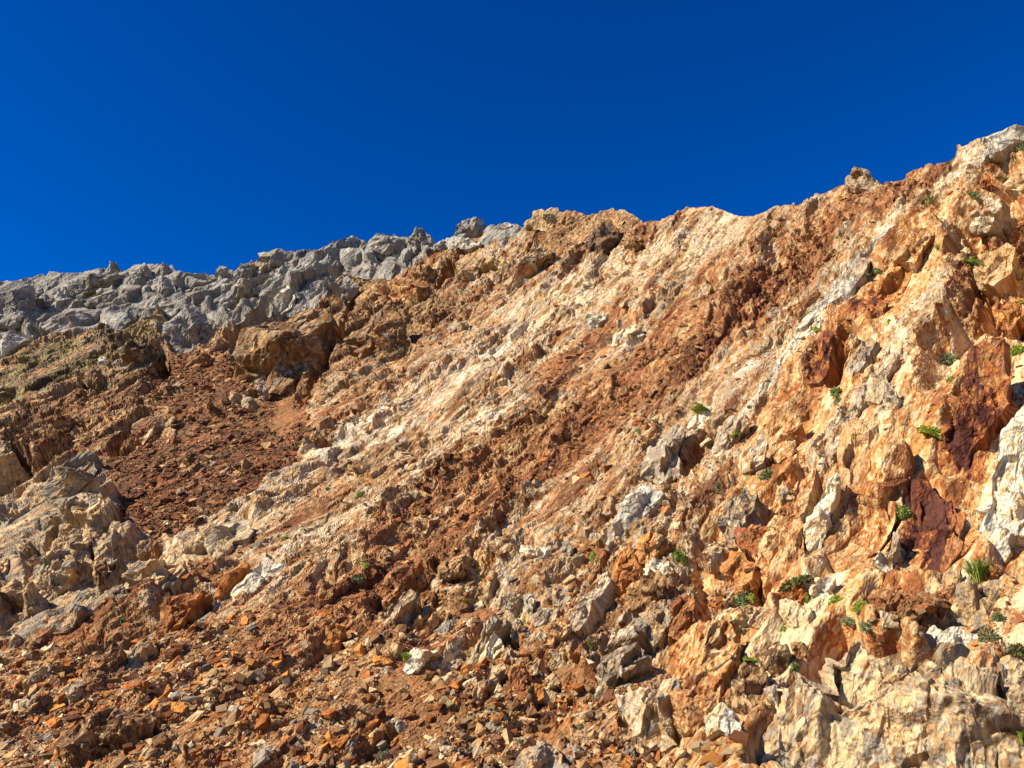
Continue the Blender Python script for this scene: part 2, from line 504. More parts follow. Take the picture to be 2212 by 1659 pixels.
# ------------------------------------------------------------------ surveyed rocks: kind | survey tile | stone | thickness | steepness | label | outline
TILE = {'1': (0, 454.7), '2': (737.3, 389.8), '3': (1474.6, 246.9), '4': (0, 974.4), '5': (737.3, 812), '6': (1474.6, 714.6), '7': (737.3, 1106.3), '8': (1474.6, 1106.3)}
ROCKS = '''
boulder|8|hero|.17|.5|huge cream boulder with tan veins filling the bottom right corner|400,1800 430,1600 520,1400 610,1260 640,1110 740,1020 790,950 850,830 920,760 1010,695 1100,700 1150,770 1170,850 1280,860 1400,830 1500,930 1600,900 1680,880 1770,890 1840,900 1850,1020 1850,1200 1960,1240 2060,1250 2100,1330 2230,1560 2330,1850 1500,1950 800,1950
boulder|8|orange|.30|.5|tall orange boulder with yellow specks left of the huge cream boulder|-60,880 40,780 60,740 200,715 320,745 370,800 400,880 390,960 350,1040 290,1130 250,1230 100,1200 -30,1120 -100,1000
boulder|7|cream|.24|.5|pale cream block at the foot of the tall orange boulder|1785,1180 1900,1170 2080,1120 2180,1110 2212,1180 2200,1290 2130,1340 2110,1420 2160,1480 2060,1530 1960,1510 1880,1450 1830,1330
boulder|8|orange|.26|.5|rounded tan-orange block between the cream block and the brown upright slab|-150,1210 0,1160 160,1120 240,1150 250,1250 200,1320 120,1400 60,1450 -60,1400 -120,1330
flat_rock|8|brown|.30|.45|brown upright leaning slab left of the huge cream boulder|260,1250 300,1150 380,980 430,950 500,970 570,1080 575,1180 540,1260 470,1300 420,1370 380,1360
boulder|8|brown|.35|.5|grey-brown rounded boulder with a shaded right side above the leaning slab|465,900 510,850 590,835 680,880 700,960 680,1020 640,1090 600,1100 560,1040 500,960
boulder|8|orange|.35|.5|small tan wedge rock tucked left of the top of the huge boulder|705,850 800,840 840,860 800,950 740,980 710,920
boulder|8|white|.42|.55|white-sided loose boulder with a grey-tan front near the bottom edge|135,1330 170,1290 250,1265 320,1270 360,1330 410,1450 400,1490 330,1480 240,1460 160,1470 140,1400
boulder|8|hero|.30|.55|cream pitted boulder cut by the right edge beside the huge one|2060,960 2130,940 2212,960 2320,1000 2340,1500 2212,1480 2130,1420 2090,1330 2050,1200 2040,1080
boulder|8|pale|.32|.4|upper domed pale grey rock behind the huge boulder|1640,700 1700,640 1800,600 1850,520 1880,440 1960,415 2050,440 2080,500 2040,560 1990,620 2000,690 1960,740 1860,750 1760,750 1660,770
boulder|8|white|.30|.4|low white rock right behind the top of the huge boulder|1510,830 1560,770 1640,740 1700,780 1800,770 1900,800 1880,880 1800,890 1700,880 1600,890
boulder|8|white|.38|.5|white rounded boulder between green cushions under the orange cliff|830,500 870,450 940,420 990,415 970,480 930,560 870,570 835,550
boulder|8|orange|.34|.55|square tan block with vertical grain below the trailing shrub|625,570 700,575 830,610 840,680 820,740 740,760 660,720 630,660
boulder|8|orange|.3|.45|broad low tan rock just above the tall orange boulder|200,690 240,630 330,615 450,600 540,620 590,690 570,770 520,790 420,740 300,730
boulder|8|rustorange|.34|.5|domed tan rock under the trailing dark shrub|630,520 650,460 720,435 790,460 800,530 760,570 690,565 635,560
flat_rock|8|redband|.22|.3|red-brown slab with diagonal grooves below the red cliff|1180,690 1200,600 1230,500 1300,490 1480,505 1600,525 1640,580 1480,660 1380,680
boulder|8|pale|.36|.5|grey-tan block at the left of the grass tuft|1670,470 1690,400 1740,385 1800,390 1810,470 1760,500 1700,500
boulder|8|rustorange|.4|.5|brown cube-like stone touching the right of the grass tuft|1970,360 1990,340 2050,350 2070,390 2030,440 1980,420
rock_outcrop|6|deepred|.16|.5|dark red cliff slab above the grooved slab|1500,1000 1560,1010 1740,1100 1860,1260 1880,1400 1840,1440 1720,1560 1600,1590 1370,1590 1390,1450 1440,1250
rock_outcrop|6|deepred|.14|.45|upper dark red slab reaching up to the right edge|1740,420 1820,310 1870,120 1960,60 2060,100 2080,250 2140,450 2030,560 1960,640 1870,760 1840,900 1740,960 1640,900 1620,870 1660,700 1700,560
rock_outcrop|6|white|.16|.45|broad white rock mass along the right edge above the grass tuft|1970,1120 2030,760 2080,650 2212,500 2320,480 2340,1450 2230,1600 2110,1600 2050,1480 2020,1400 1960,1320 1930,1260
flat_rock|6|white|.14|.45|narrow bright white upright slab in the orange cliff|800,1490 800,1330 840,1190 900,1040 930,930 1010,920 1000,1050 960,1130 930,1290 900,1400 870,1500 830,1510
rock_outcrop|6|orange|.15|.45|large orange cliff face right of the narrow white slab|1000,920 1030,660 1120,520 1250,640 1400,760 1480,940 1400,1000 1430,1220 1380,1300 1270,1430 1150,1500 1040,1590 940,1570 900,1450 950,1250
flat_rock|6|white|.2|.5|white slab at the left foot of the dark red cliff|1260,1500 1280,1430 1340,1380 1370,1300 1400,1330 1380,1450 1360,1570 1320,1610 1270,1590
rock_outcrop|6|cream|.2|.4|white jagged rib climbing above the orange cliff face|1060,580 1090,460 1110,380 1180,260 1290,200 1340,70 1420,60 1410,180 1330,300 1340,370 1270,460 1200,440 1150,500 1100,560
rock_outcrop|6|cream|.2|.45|pale triangular slab with a rounded foot below the jagged white rib|1280,490 1320,430 1375,370 1390,470 1350,540 1310,550
rock_outcrop|6|deepred|.22|.45|dark red diagonal slab beside the black cleft|810,230 870,100 900,0 980,0 960,130 930,280 880,330 810,340 780,320
boulder|6|rustorange|.45|.5|brown block wedged in the black cleft|1050,120 1060,60 1120,20 1140,60 1110,130 1070,150
boulder|6|rustorange|.45|.5|small orange stone at the top of the black cleft|970,60 990,30 1020,60 1000,90 975,85
rock_outcrop|6|slate|.24|.45|grey layered rock right of the black cleft|1060,280 1090,180 1150,100 1210,30 1260,60 1220,160 1150,240 1100,310
flat_rock|6|slate|.22|.45|grey pointed slab standing above loose orange rubble|260,1200 330,1090 400,1000 490,1040 470,1130 420,1240 350,1320 270,1360
boulder|6|slate|.3|.5|small grey triangular slab leaning on the orange cliff|630,1090 650,1000 735,1085
rock_outcrop|6|deepred|.2|.5|dark maroon block below the grey pointed slab|345,1290 560,1280 560,1430 480,1480 420,1440 370,1390
boulder|6|cream|.25|.4|long cream block left of the maroon block|130,1470 170,1390 230,1350 345,1340 350,1410 250,1450 170,1490
rock_outcrop|6|rustorange|.2|.45|brown fractured foot of the cliff below the maroon block|250,1500 300,1420 400,1450 480,1500 450,1600 380,1650 300,1640
rock_outcrop|6|orange|.14|.45|tan cliff panel crossed by a pale diagonal vein|480,1500 560,1300 700,1130 760,860 870,830 850,960 780,1230 780,1480 700,1560 560,1620 490,1580
rock_outcrop|6|cream|.22|.45|rounded cream rock above the small mat plants|380,920 390,840 470,730 530,640 550,720 520,850 440,900
rock_outcrop|6|orange|.2|.45|orange streaked rock panel left of the cliff|560,800 590,640 680,520 740,530 750,640 700,790 620,850
rock_outcrop|6|white|.26|.5|white rock hump under the long green mat|30,620 90,540 150,490 215,510 200,570 130,620 60,660
rock_outcrop|6|slate|.3|.5|grey-brown broken pillar right of the dark crack|230,640 300,580 390,540 420,600 340,720 250,790 210,760
rock_outcrop|5|slate|.3|.55|tall grey-white ribbed outcrop at the left of the dark crack|1970,650 1990,560 2050,440 2130,340 2200,310 2230,350 2180,470 2150,520 2212,560 2200,660 2110,720 2030,710
flat_rock|5|chalkslab|.16|.35|pale grey slab with straight diagonal layers|1720,990 1790,900 1860,800 1960,690 2040,720 2100,740 2040,830 1950,900 1850,1000 1740,1080
boulder|5|rustorange|.42|.55|rounded rust-orange boulder beside a leafy plant|1915,1120 1940,1040 2000,1005 2080,1020 2130,1070 2125,1130 2060,1180 2000,1220 1930,1200
boulder|5|white|.3|.45|white cap rock just below the rust-orange boulder|1940,1270 1960,1220 2040,1195 2120,1200 2150,1250 2090,1290 2010,1270 1950,1310
rock_outcrop|7|rustorange|.24|.5|orange flaking spur below the rust-orange boulder|1770,520 1740,430 1760,300 1830,230 1900,280 1930,400 1880,480 1840,560
flat_rock|7|brown|.22|.45|smooth brown slab below the white cap rock|1840,560 1890,470 1960,420 2040,370 2085,450 2085,520 1980,590 1880,630
flat_rock|7|slate|.2|.5|upper left piece of the cracked grey slab|1670,970 1700,940 1770,800 1885,625 1940,695 1955,795 1880,845 1740,905
flat_rock|7|pale|.2|.5|right piece of the cracked grey slab with a white corner|1920,640 2000,600 2090,560 2140,660 2100,800 2010,880 1980,820 1955,700
flat_rock|7|slate|.2|.5|lower piece of the cracked grey slab|1650,1000 1740,925 1900,858 1970,838 2000,920 1900,990 1800,1060 1730,1140 1700,1200 1655,1180
rock_outcrop|7|deepred|.26|.5|dark red-brown block right of the cracked slab|2110,800 2160,620 2212,520 2290,560 2310,660 2280,760 2200,840
boulder|7|brown|.40|.55|brown ledge boulder with black shadow at its right|625,370 660,310 760,290 880,320 890,380 870,410 780,430 700,440 640,410
boulder|7|orange|.4|.5|pale splintered rock standing on the right end of the ledge boulder|830,310 870,270 940,240 960,290 940,370 900,410 890,330
stone|7|cream|.25|.15|flat cream stone lying below the ledge boulder|670,490 750,465 830,470 820,500 740,530 690,520
stone|7|slate|.25|.2|flat grey slab stone with a rusty rim on bare soil|600,780 640,720 740,690 780,710 740,750 650,800
rock_outcrop|7|orange|.24|.45|pale orange splintered rib above the flat grey slab stone|440,860 490,740 540,620 600,600 720,620 700,680 640,700 560,790 490,850
rock_outcrop|7|white|.3|.45|white grained rock beside the light green grass|400,1020 440,950 490,880 540,880 630,900 620,930 560,950 500,1040 430,1050
boulder|7|slate|.4|.5|grey wedge rock with a dark shaded right face|310,670 370,570 440,500 480,530 490,570 430,640 400,690 340,720
boulder|7|orange|.4|.5|tan rounded block left of the ledge boulder|460,470 490,400 540,400 545,440 520,480 480,500
boulder|7|redband|.4|.5|rust block between the tan rounded block and the grey wedge|510,550 550,500 610,510 610,560 560,590
rock_outcrop|7|pale|.3|.5|grey-white fin pointing up left of the dark cleft|990,650 1030,590 1080,540 1140,505 1155,560 1100,620 1010,660
rock_outcrop|7|buff|.3|.5|tan ribbed spur left of the dark cleft|800,980 840,870 980,690 1060,630 1090,680 1080,740 1010,800 960,880 890,990
rock_outcrop|7|white|.26|.5|white rock patch at the foot of the tan ribbed spur|880,1000 930,900 990,790 1030,790 1040,850 1060,900 980,970 910,1010
rock_outcrop|7|slate|.35|.55|slim grey pillar inside the dark cleft|1105,830 1110,700 1160,700 1180,760 1140,840
rock_outcrop|7|cream|.35|.5|cream knob above the dark cleft|1170,540 1230,520 1260,580 1235,680 1190,620
rock_outcrop|7|slate|.25|.45|blue-grey block right of the cream knob|1330,520 1400,490 1470,470 1490,560 1440,600 1350,580
rock_outcrop|7|slate|.2|.45|low grey slab below the blue-grey block|1250,680 1280,620 1420,630 1380,700 1260,740
rock_outcrop|7|cream|.22|.45|cream-white rib running up beside the orange spur|1480,740 1500,650 1560,560 1640,450 1720,390 1730,460 1660,560 1600,680 1530,770
rock_outcrop|7|orange|.22|.45|orange wedge rib below the cream-white rib|1290,860 1340,760 1420,690 1480,740 1420,820 1370,860
rock_outcrop|7|white|.3|.4|rounded cream rock in the middle of the slope|1140,290 1180,220 1270,210 1330,240 1310,290 1220,300
boulder|7|slate|.4|.5|grey upright stone right of the rounded cream rock|1425,260 1430,190 1470,180 1500,230 1510,270 1460,280
boulder|7|tanstone|.4|.4|tan flat-topped stone by the grey upright stone|1480,300 1530,260 1580,270 1560,310 1500,320
boulder|7|rustorange|.42|.5|rust-orange angular block left of a small hollow|1095,1070 1110,990 1170,970 1210,1050 1200,1130 1150,1150
boulder|7|orange|.42|.5|tan angular block next to the rust-orange angular block|1200,1010 1270,940 1310,960 1290,1040 1250,1090
boulder|7|rustorange|.36|.5|orange block roof over the small hollow|1160,920 1240,890 1340,900 1370,960 1330,1010 1250,940
boulder|7|rustorange|.4|.5|orange splinter standing right of the small hollow|1420,910 1450,850 1500,890 1480,960 1440,960
rock_outcrop|7|cream|.24|.45|white-edged rib at the left of the orange blocks|845,1280 860,1170 920,1100 980,990 1050,980 1060,1020 1000,1120 930,1180 880,1290
stone|7|slate|.45|.5|small grey ribbed stone at the mouth of the hollow|1260,1060 1290,1015 1310,1050 1290,1100
boulder|7|pale|.3|.35|cream and brown boulder at the bottom edge|1080,1700 1180,1560 1330,1490 1400,1510 1430,1590 1400,1720
boulder|7|orange|.3|.35|cream-orange tapering rock left of the bottom edge boulder|1000,1610 1060,1530 1160,1460 1230,1460 1220,1520 1120,1590 1040,1650
stone|7|rustorange|.3|.3|orange tilted slab stone at the bottom edge|780,1640 860,1590 940,1580 890,1670
boulder|7|rustorange|.35|.4|orange-brown block left of a small dark grey block|1600,1610 1700,1530 1790,1500 1830,1590 1750,1660
boulder|7|slate|.42|.5|small dark grey block by the foot of the cream block|1835,1590 1845,1510 1900,1530 1920,1600 1870,1620
flat_rock|7|orange|.25|.35|long orange slab lying below the cream block|2030,1640 2100,1580 2212,1500 2230,1590 2120,1680
stone|7|orange|.35|.2|long flat orange stone on the bare gravel|1270,1310 1300,1285 1350,1275 1350,1295 1290,1320
stone|7|slate|.45|.4|rounded grey stone with a shadow right of the flat orange stone|1630,1340 1650,1290 1690,1290 1710,1320 1690,1360
stone|7|white|.45|.4|white lumpy stone on the lower scree|350,1390 370,1340 410,1370 425,1410 370,1415
stone|7|slate|.45|.4|small grey round stone on soil right of the flat grey slab stone|670,890 680,840 715,840 725,870 700,895
stone|7|slate|.25|.15|grey flat stone half in shade on the lower gravel|560,1480 620,1455 690,1470 680,1500 600,1500
stone|7|slate|.3|.3|long grey slab stone at the bottom left of the gravel|0,1590 40,1510 100,1450 130,1480 90,1540 30,1600
rock_outcrop|7|redband|.16|.4|red-brown bare rock left of the ledge boulder|200,560 300,430 350,330 450,280 510,320 470,400 400,500 300,580
rock_outcrop|7|redband|.16|.4|orange-red rock hump at the lower left of the red-brown rock|0,720 40,640 120,620 150,660 100,720 20,760
rock_outcrop|4|pale|.34|.5|large pale sunlit block of the lower left outcrop|190,830 230,760 290,700 350,600 430,660 500,740 520,810 470,880 380,920 330,960 260,960 220,900
rock_outcrop|4|pale|.34|.5|pale block right above the large sunlit block|370,600 430,540 540,480 590,560 610,640 580,720 540,760 440,670
rock_outcrop|4|pale|.36|.5|grey-tan wedge block at the upper left of the pale blocks|270,430 370,400 390,440 340,530 290,540
rock_outcrop|4|pale|.28|.45|pale cracked block at the top of the lower left outcrop|350,340 440,300 540,310 590,390 570,440 500,430 420,390
rock_outcrop|4|pale|.36|.5|narrow pale block with a deep crack at its left|580,350 640,310 660,350 650,450 605,430
rock_outcrop|4|pale|.32|.5|right end block of the lower left outcrop beside the scree|630,590 690,540 760,560 830,600 800,660 720,740 680,700 640,660
rock_outcrop|4|brown|.38|.55|shaded brown block above the black hollow|615,790 600,720 660,700 690,740 680,800 650,880 600,870
rock_outcrop|4|pale|.34|.5|tan block at the left edge below the wedge block|0,840 70,830 130,850 170,920 150,960 60,950 0,920
rock_outcrop|4|pale|.36|.5|grey-tan block at the far left of the outcrop|90,640 130,560 180,590 190,640 130,690
rock_outcrop|4|pale|.36|.5|small pale block left of the large sunlit block|160,730 230,680 270,690 220,760 170,780
rock_outcrop|4|pale|.36|.5|small dark block in the shade at the left edge|0,760 20,690 60,700 60,780 20,800
rock_outcrop|4|pale|.3|.5|brown-grey rock in shade near the bottom of the left outcrop|50,1250 80,1190 130,1190 130,1240 90,1300
rock_outcrop|4|slate|.22|.4|grey lichened hump above the lower left outcrop|260,220 390,130 420,30 520,10 620,20 650,110 600,160 500,280 400,300 300,290
rock_outcrop|4|pale|.18|.35|long pale ramp of rock below the lower left outcrop|280,1180 340,1060 450,950 560,890 650,900 720,960 700,1020 600,1060 500,1110 400,1180
rock_outcrop|4|slate|.36|.5|grey knob with a black shaded side at the end of the pale ramp|700,870 780,850 850,920 870,990 830,1020 780,1010 730,950
rock_outcrop|4|rustorange|.34|.5|orange-brown block with a dark right side on the lower slope|1010,1190 1050,1050 1090,980 1200,910 1320,920 1380,910 1350,970 1250,1060 1180,1140 1060,1200
rock_outcrop|4|rustorange|.22|.4|orange rib rising from the orange-brown block|1390,960 1450,830 1590,700 1625,715 1550,800 1500,870 1440,950
rock_outcrop|4|white|.2|.4|white domed rock right of the orange rib|1490,940 1530,860 1600,770 1720,720 1870,740 1850,800 1720,860 1650,930 1560,960
stone|4|cream|.35|.4|largest pale stone at the lower rim of the rusty scree hollow|885,640 930,590 980,570 1000,620 950,660 900,690
stone|4|tanstone|.4|.3|rounded pale stone alone in the rusty scree hollow|1140,270 1170,240 1210,270 1210,300 1160,295
stone|4|pale|.4|.3|grey stone at the upper rim of the rusty scree hollow|1350,100 1370,65 1400,70 1410,105 1380,112
stone|4|cream|.35|.25|cream angular stone at the upper right of the scree hollow|1420,130 1510,110 1490,150 1460,172
stone|4|cream|.35|.3|small white stone low in the scree hollow|1060,470 1075,448 1110,452 1112,480 1080,490
stone|4|cream|.3|.25|thin pale stone at the right rim of the scree hollow|1458,372 1520,328 1532,350 1482,378
rock_outcrop|4|cream|.22|.4|cream rock dome at the lower right rim of the scree hollow|1080,600 1110,540 1170,500 1300,480 1450,420 1560,440 1660,500 1600,560 1500,580 1450,640 1400,700 1330,640 1180,640
rock_outcrop|4|pale|.2|.38|buff rock between the black hollow and the cream dome|780,810 860,730 1000,690 1150,710 1210,760 1150,830 1110,880 1000,900 880,860
rock_outcrop|4|brown|.26|.4|brown and cream hump at the top of the lower scree|650,1330 690,1280 740,1255 810,1280 780,1340 700,1400 660,1390
rock_outcrop|4|redband|.3|.45|rust knob with a dark side right of the white domed rock|2040,930 2070,870 2130,850 2170,900 2130,950 2070,970
flat_rock|1|brown|.2|.3|brown-grey slab in the bottom left scree|360,3440 540,3320 705,3225 990,3270 975,3345 690,3435 450,3510
flat_rock|4|cream|.22|.35|cream rib poking through the lower left scree|410,1540 450,1490 520,1465 570,1500 500,1560 430,1585
flat_rock|4|white|.22|.35|white slab half buried at the bottom left edge|60,1680 110,1610 180,1595 215,1640 150,1720
rock_outcrop|4|pale|.24|.4|pale diagonal rib right of the brown and cream hump|820,1330 900,1260 1000,1225 1030,1250 910,1315 840,1345
rock_outcrop|4|rustorange|.26|.4|orange-brown fin at the right end of the lower scree|2090,1230 2150,1150 2212,1120 2240,1160 2190,1240 2120,1260
flat_rock|7|rustorange|.24|.35|long rusty plate standing in the bottom left rubble|160,1500 200,1440 260,1385 285,1400 240,1470 190,1510
flat_rock|7|slate|.26|.35|grey plate leaning left of the long rusty plate|60,1430 75,1350 95,1300 115,1330 100,1420
rock_outcrop|4|talus|.24|.35|half buried brown block in the middle of the lower scree|1530,1420 1600,1340 1700,1310 1760,1350 1690,1420 1600,1450
rock_outcrop|4|tanstone|.24|.35|tan hump at the left edge of the lower scree|130,1480 190,1430 290,1420 340,1460 270,1500 180,1510
crag|1|grey|.3|.5|grey cliff block at the left edge of the ridge|-60,640 20,540 110,490 200,500 215,560 185,640 170,740 60,770 -60,740
crag|1|grey|.32|.5|shaded grey block right of the left edge cliff|205,510 260,490 300,540 350,600 340,640 250,650 210,600
crag|1|grey|.3|.5|narrow buff-grey block with a shaded left cleft|350,560 370,500 430,490 440,560 380,610 355,620
crag|1|greengrey|.2|.4|broad green-grey slab on the left ridge crest|440,480 560,420 700,390 830,400 860,440 700,490 560,540 460,580
crag|1|grey|.2|.4|cracked grey shelf below the green-grey slab|480,590 620,520 800,480 900,520 920,580 760,610 560,625
crag|1|grey|.34|.5|left grey boulder of the pair on the left crest|860,410 880,370 940,345 990,410 980,440 900,440
crag|1|grey|.34|.5|right grey boulder of the pair on the left crest|1000,400 1020,360 1070,345 1112,355 1122,405 1010,430
crag|1|grey|.3|.5|grey block below the crest pair|990,500 1060,440 1110,450 1140,520 1100,570 1030,580
crag|1|grey|.24|.45|wide grey block right of the crest pair|1120,460 1200,400 1330,398 1400,430 1420,480 1280,490 1180,540 1150,520
boulder|1|grey|.4|.55|small round grey boulder perched on the ridge|1385,405 1430,355 1478,370 1472,420 1430,432
crag|1|grey|.36|.55|leaning grey block on the ridge left of two tan splinters|1515,415 1560,338 1600,355 1640,400 1610,450 1510,480
crag|1|tanstone|.36|.55|upright tan splinter on the ridge|1602,355 1630,318 1668,390 1640,402
crag|1|tanstone|.3|.4|tan tilted flake on the ridge|1668,372 1775,308 1762,342 1690,392
crag|1|grey|.22|.5|rounded grey dome on the ridge crest|1640,310 1700,262 1790,248 1890,268 1912,340 1880,390 1780,370 1680,380
flat_rock|1|grey|.22|.4|long grey slab slanting down below the ridge dome|1360,640 1400,570 1600,430 1750,372 1830,390 1800,450 1650,560 1480,640 1400,680
flat_rock|1|grey|.26|.45|second slanting grey slab above a dark crack|1470,680 1560,600 1700,530 1690,590 1620,680 1530,740 1480,720
crag|1|grey|.2|.4|wide grey bench in the middle of the left cliff|700,770 720,680 850,610 1000,600 1180,580 1190,620 1100,680 900,700 790,770
crag|1|grey|.2|.4|low grey bench at the left of the cliff|190,720 260,660 400,640 640,640 690,690 640,740 500,760 350,780 220,770
crag|1|grey|.26|.5|big grey lobe hanging down into the brown rubble|1060,760 1110,680 1230,620 1340,630 1420,700 1500,720 1490,770 1380,860 1290,890 1200,930 1090,910 1060,840
crag|1|chalkslab|.14|.35|smooth pale patch of grey rock right of the slanting slabs|1660,680 1740,580 1860,480 1910,540 1900,620 1800,680 1680,720
crag|1|chalkslab|.16|.35|pale grey ramp at the left edge under the cliff|-60,800 100,750 240,790 150,870 -60,990
rock_outcrop|1|bluff|.24|.42|large brown ribbed outcrop above the black gully|1500,1000 1520,870 1640,740 1760,680 1900,650 2010,600 2110,640 2120,760 2100,880 2000,1010 1960,1070 1900,1180 1760,1250 1700,1240 1640,1100
stone|1|white|.4|.4|white stone alone in the mossy brown rubble|630,1000 640,955 680,950 720,1000 680,1010
rock_outcrop|1|bluff|.34|.5|brown block with a flat sunlit top under the big grey lobe|770,910 850,850 940,880 1030,880 1030,990 920,1020 800,960
rock_outcrop|1|redband|.26|.4|red layered hump left of the ribbed outcrop|1210,1010 1250,940 1330,920 1390,960 1350,1010 1260,1030
stone|1|pale|.35|.5|cream leaning stone at the foot of the ribbed outcrop|1645,1120 1700,1080 1745,1200 1705,1250
stone|1|tanstone|.4|.5|tan pointed stone left of the cream leaning stone|1475,1225 1520,1155 1560,1220 1540,1270
stone|1|pale|.4|.45|grey-tan pointed stone beside the tan pointed stone|1560,1285 1580,1190 1690,1290 1620,1310
rock_outcrop|1|brown|.3|.45|brown buttress in the rubble left of the scree|950,1200 1010,1130 1130,1090 1180,1110 1190,1180 1100,1210
rock_outcrop|1|brown|.3|.45|tan-brown hump low in the left rubble|300,1380 350,1320 430,1310 460,1360 440,1420 350,1430
rock_outcrop|1|buff|.26|.45|tan rib with a black hollow at its left|880,1480 960,1400 1080,1330 1150,1310 1120,1370 1020,1450 930,1520
boulder|1|slate|.36|.5|dark grey stone wedged in a hole at the left edge|-10,1570 10,1490 60,1490 80,1560 40,1610
rock_outcrop|1|lichen|.24|.4|green lichened hump at the left edge|-60,1210 20,1100 100,1130 150,1210 80,1270 -60,1290
crag|2|grey|.26|.55|ribbed grey peak left of the notch on the ridge|190,400 230,340 290,313 360,348 412,385 410,460 360,520 260,520 180,470
crag|2|grey|.3|.55|second ribbed grey peak just left of the notch|420,385 470,345 532,318 575,362 582,400 520,470 450,470
crag|2|grey|.3|.6|tall ribbed grey block standing on the ridge skyline|728,345 765,295 802,257 880,243 930,305 932,372 880,385 740,352
crag|2|chalkslab|.2|.4|pale grey shelf under the tall skyline block|690,445 680,380 730,355 900,388 890,415 760,455
crag|2|chalkslab|.3|.5|jagged pale grey tooth right of the tall skyline block|1005,305 1080,263 1112,300 1060,330
crag|2|grey|.3|.45|flat-topped grey block in the notch|590,462 600,420 660,380 692,420 672,460
crag|2|grey|.2|.45|grey rock face below the ribbed peaks|0,450 150,410 230,490 400,530 420,570 350,640 180,640 0,600
crag|2|grey|.3|.5|dark grey splinter at the lower end of the grey cliff|0,640 40,620 100,700 60,780 0,840
crag|2|tanstone|.24|.5|layered tan summit block on the middle skyline|1190,295 1212,250 1290,188 1400,178 1452,208 1440,260 1350,330 1230,310
flat_rock|2|buff|.24|.45|long tan slab leaning up with a shaded overhang|1040,750 1090,640 1180,540 1290,410 1350,400 1375,440 1270,510 1240,600 1160,680 1060,770
rock_outcrop|2|brown|.3|.5|brown lobe right of the shaded overhang|1260,590 1280,510 1360,445 1395,485 1370,540 1310,585
boulder|2|pale|.4|.5|cube-like pale boulder below the tan summit|945,640 955,575 1035,580 1062,630 1010,680
boulder|2|tanstone|.34|.5|tan boulder behind the cube-like pale boulder|830,560 880,520 940,500 1060,530 1095,590 1065,630 1030,575 930,570
rock_outcrop|2|orange|.22|.5|big orange-tan block at the right end of the grey cliff|230,690 300,640 450,640 540,660 572,750 500,800 350,800 260,760
rock_outcrop|2|brown|.3|.5|brown rock beside a dark cave above the orange-tan block|450,580 540,540 630,560 640,620 600,690 540,650
rock_outcrop|2|buff|.3|.5|tan block right of the dark cave|720,680 770,600 850,560 900,570 880,650 800,670
rock_outcrop|2|dark|.3|.55|dark spiky rock below the middle skyline|1600,410 1640,310 1740,265 1800,330 1780,400 1700,490 1630,505
rock_outcrop|2|brown|.3|.5|brown triangular fin right of the dark spiky rock|1840,425 1880,335 1925,400 1890,472
rock_outcrop|2|bluff|.22|.45|wide brown and buff bluff above the pale streaks|0,1040 200,910 300,850 390,860 420,950 500,1080 440,1180 330,1230 260,1170 130,1100
rock_outcrop|2|buff|.24|.45|buff block with flat facets right of the wide bluff|690,960 740,910 820,900 840,950 800,990 720,1000
rock_outcrop|2|white|.24|.45|white domed rock high in the middle of the slope|1730,1090 1780,1000 1890,940 1940,960 2000,1040 1940,1060 1840,1090
rock_outcrop|2|white|.3|.45|grey-white knob up slope of the white domed rock|1600,940 1640,880 1700,860 1730,900 1680,950 1620,970
crag|3|buff|.28|.55|craggy tan knob on the right skyline|1050,440 1120,385 1200,373 1230,420 1262,413 1302,470 1230,495 1130,505 1075,490
boulder|3|cream|.36|.5|large cream boulder with a black shadow on the right slope|1860,740 1900,600 1960,530 2060,560 2095,600 2050,700 1980,770 1880,780
boulder|3|deepred|.36|.5|dark red block above the large cream boulder|1930,475 1950,390 1990,400 2002,455
rock_outcrop|3|orange|.24|.4|cream to orange bulging rib high on the right|1380,920 1400,860 1480,740 1600,700 1650,730 1560,860 1500,960 1400,960
rock_outcrop|3|rustorange|.24|.4|orange-red rib below the bulging rib|1250,1140 1310,1020 1390,965 1500,980 1460,1090 1400,1220 1310,1200
rock_outcrop|3|chalkslab|.1|.3|long white streaked bed on the right slope|720,1380 860,1200 1060,1060 1200,870 1330,720 1365,735 1250,900 1100,1100 950,1220 800,1350
rock_outcrop|3|chalkslab|.12|.3|white beds rising to the top right corner|1740,400 1880,290 2050,175 2212,55 2290,30 2250,120 2080,220 1900,340 1780,430
rock_outcrop|3|cream|.2|.4|cream rock at the right edge above the ochre grass|2080,490 2110,420 2180,350 2260,330 2280,470 2180,490
rock_outcrop|3|deepred|.22|.45|dark red blocks below the rib on the right slope|1120,1270 1180,1230 1270,1200 1330,1230 1300,1330 1220,1340
rock_outcrop|3|orange|.16|.4|smooth orange-tan slab below the large cream boulder|1880,1000 1950,900 2080,830 2150,880 2120,1030 2010,1100 1900,1080
rock_outcrop|3|rustorange|.3|.45|rust rock under an overhang near the right edge|2010,1250 2080,1180 2180,1200 2200,1300 2120,1400 2040,1390
stone|3|white|.3|.3|bright white flat stone on the right slope|1795,885 1840,860 1870,885 1850,910
stone|3|brown|.34|.4|brown wedge stone under the bright white flat stone|1745,960 1780,900 1860,920 1930,915 1870,950 1800,965
'''
PAL['chalkslab'] = ramp('chalk:1.2', 'grey:.8', 'chalk:1', 'white:.8', 'warmgrey:.8', 'tan:.3', 'chalk:.6')
PAL['tanstone'] = ramp('tan:1', 'buff:1.3', 'warmgrey:.8', 'tan:.8', 'cream:.6')
PAL['greengrey'] = ramp('grey:1', 'olive:.5', 'warmgrey:1', 'grey:1', 'dgrey:.6', 'olive:.4')
PAL['bluff'] = ramp('brown:1', 'tan:1', 'warmgrey:.6', 'dbrown:.8', 'olive:.3', 'rust:.6', 'brown:.9', 'buff:.3', 'dbrown:.4')
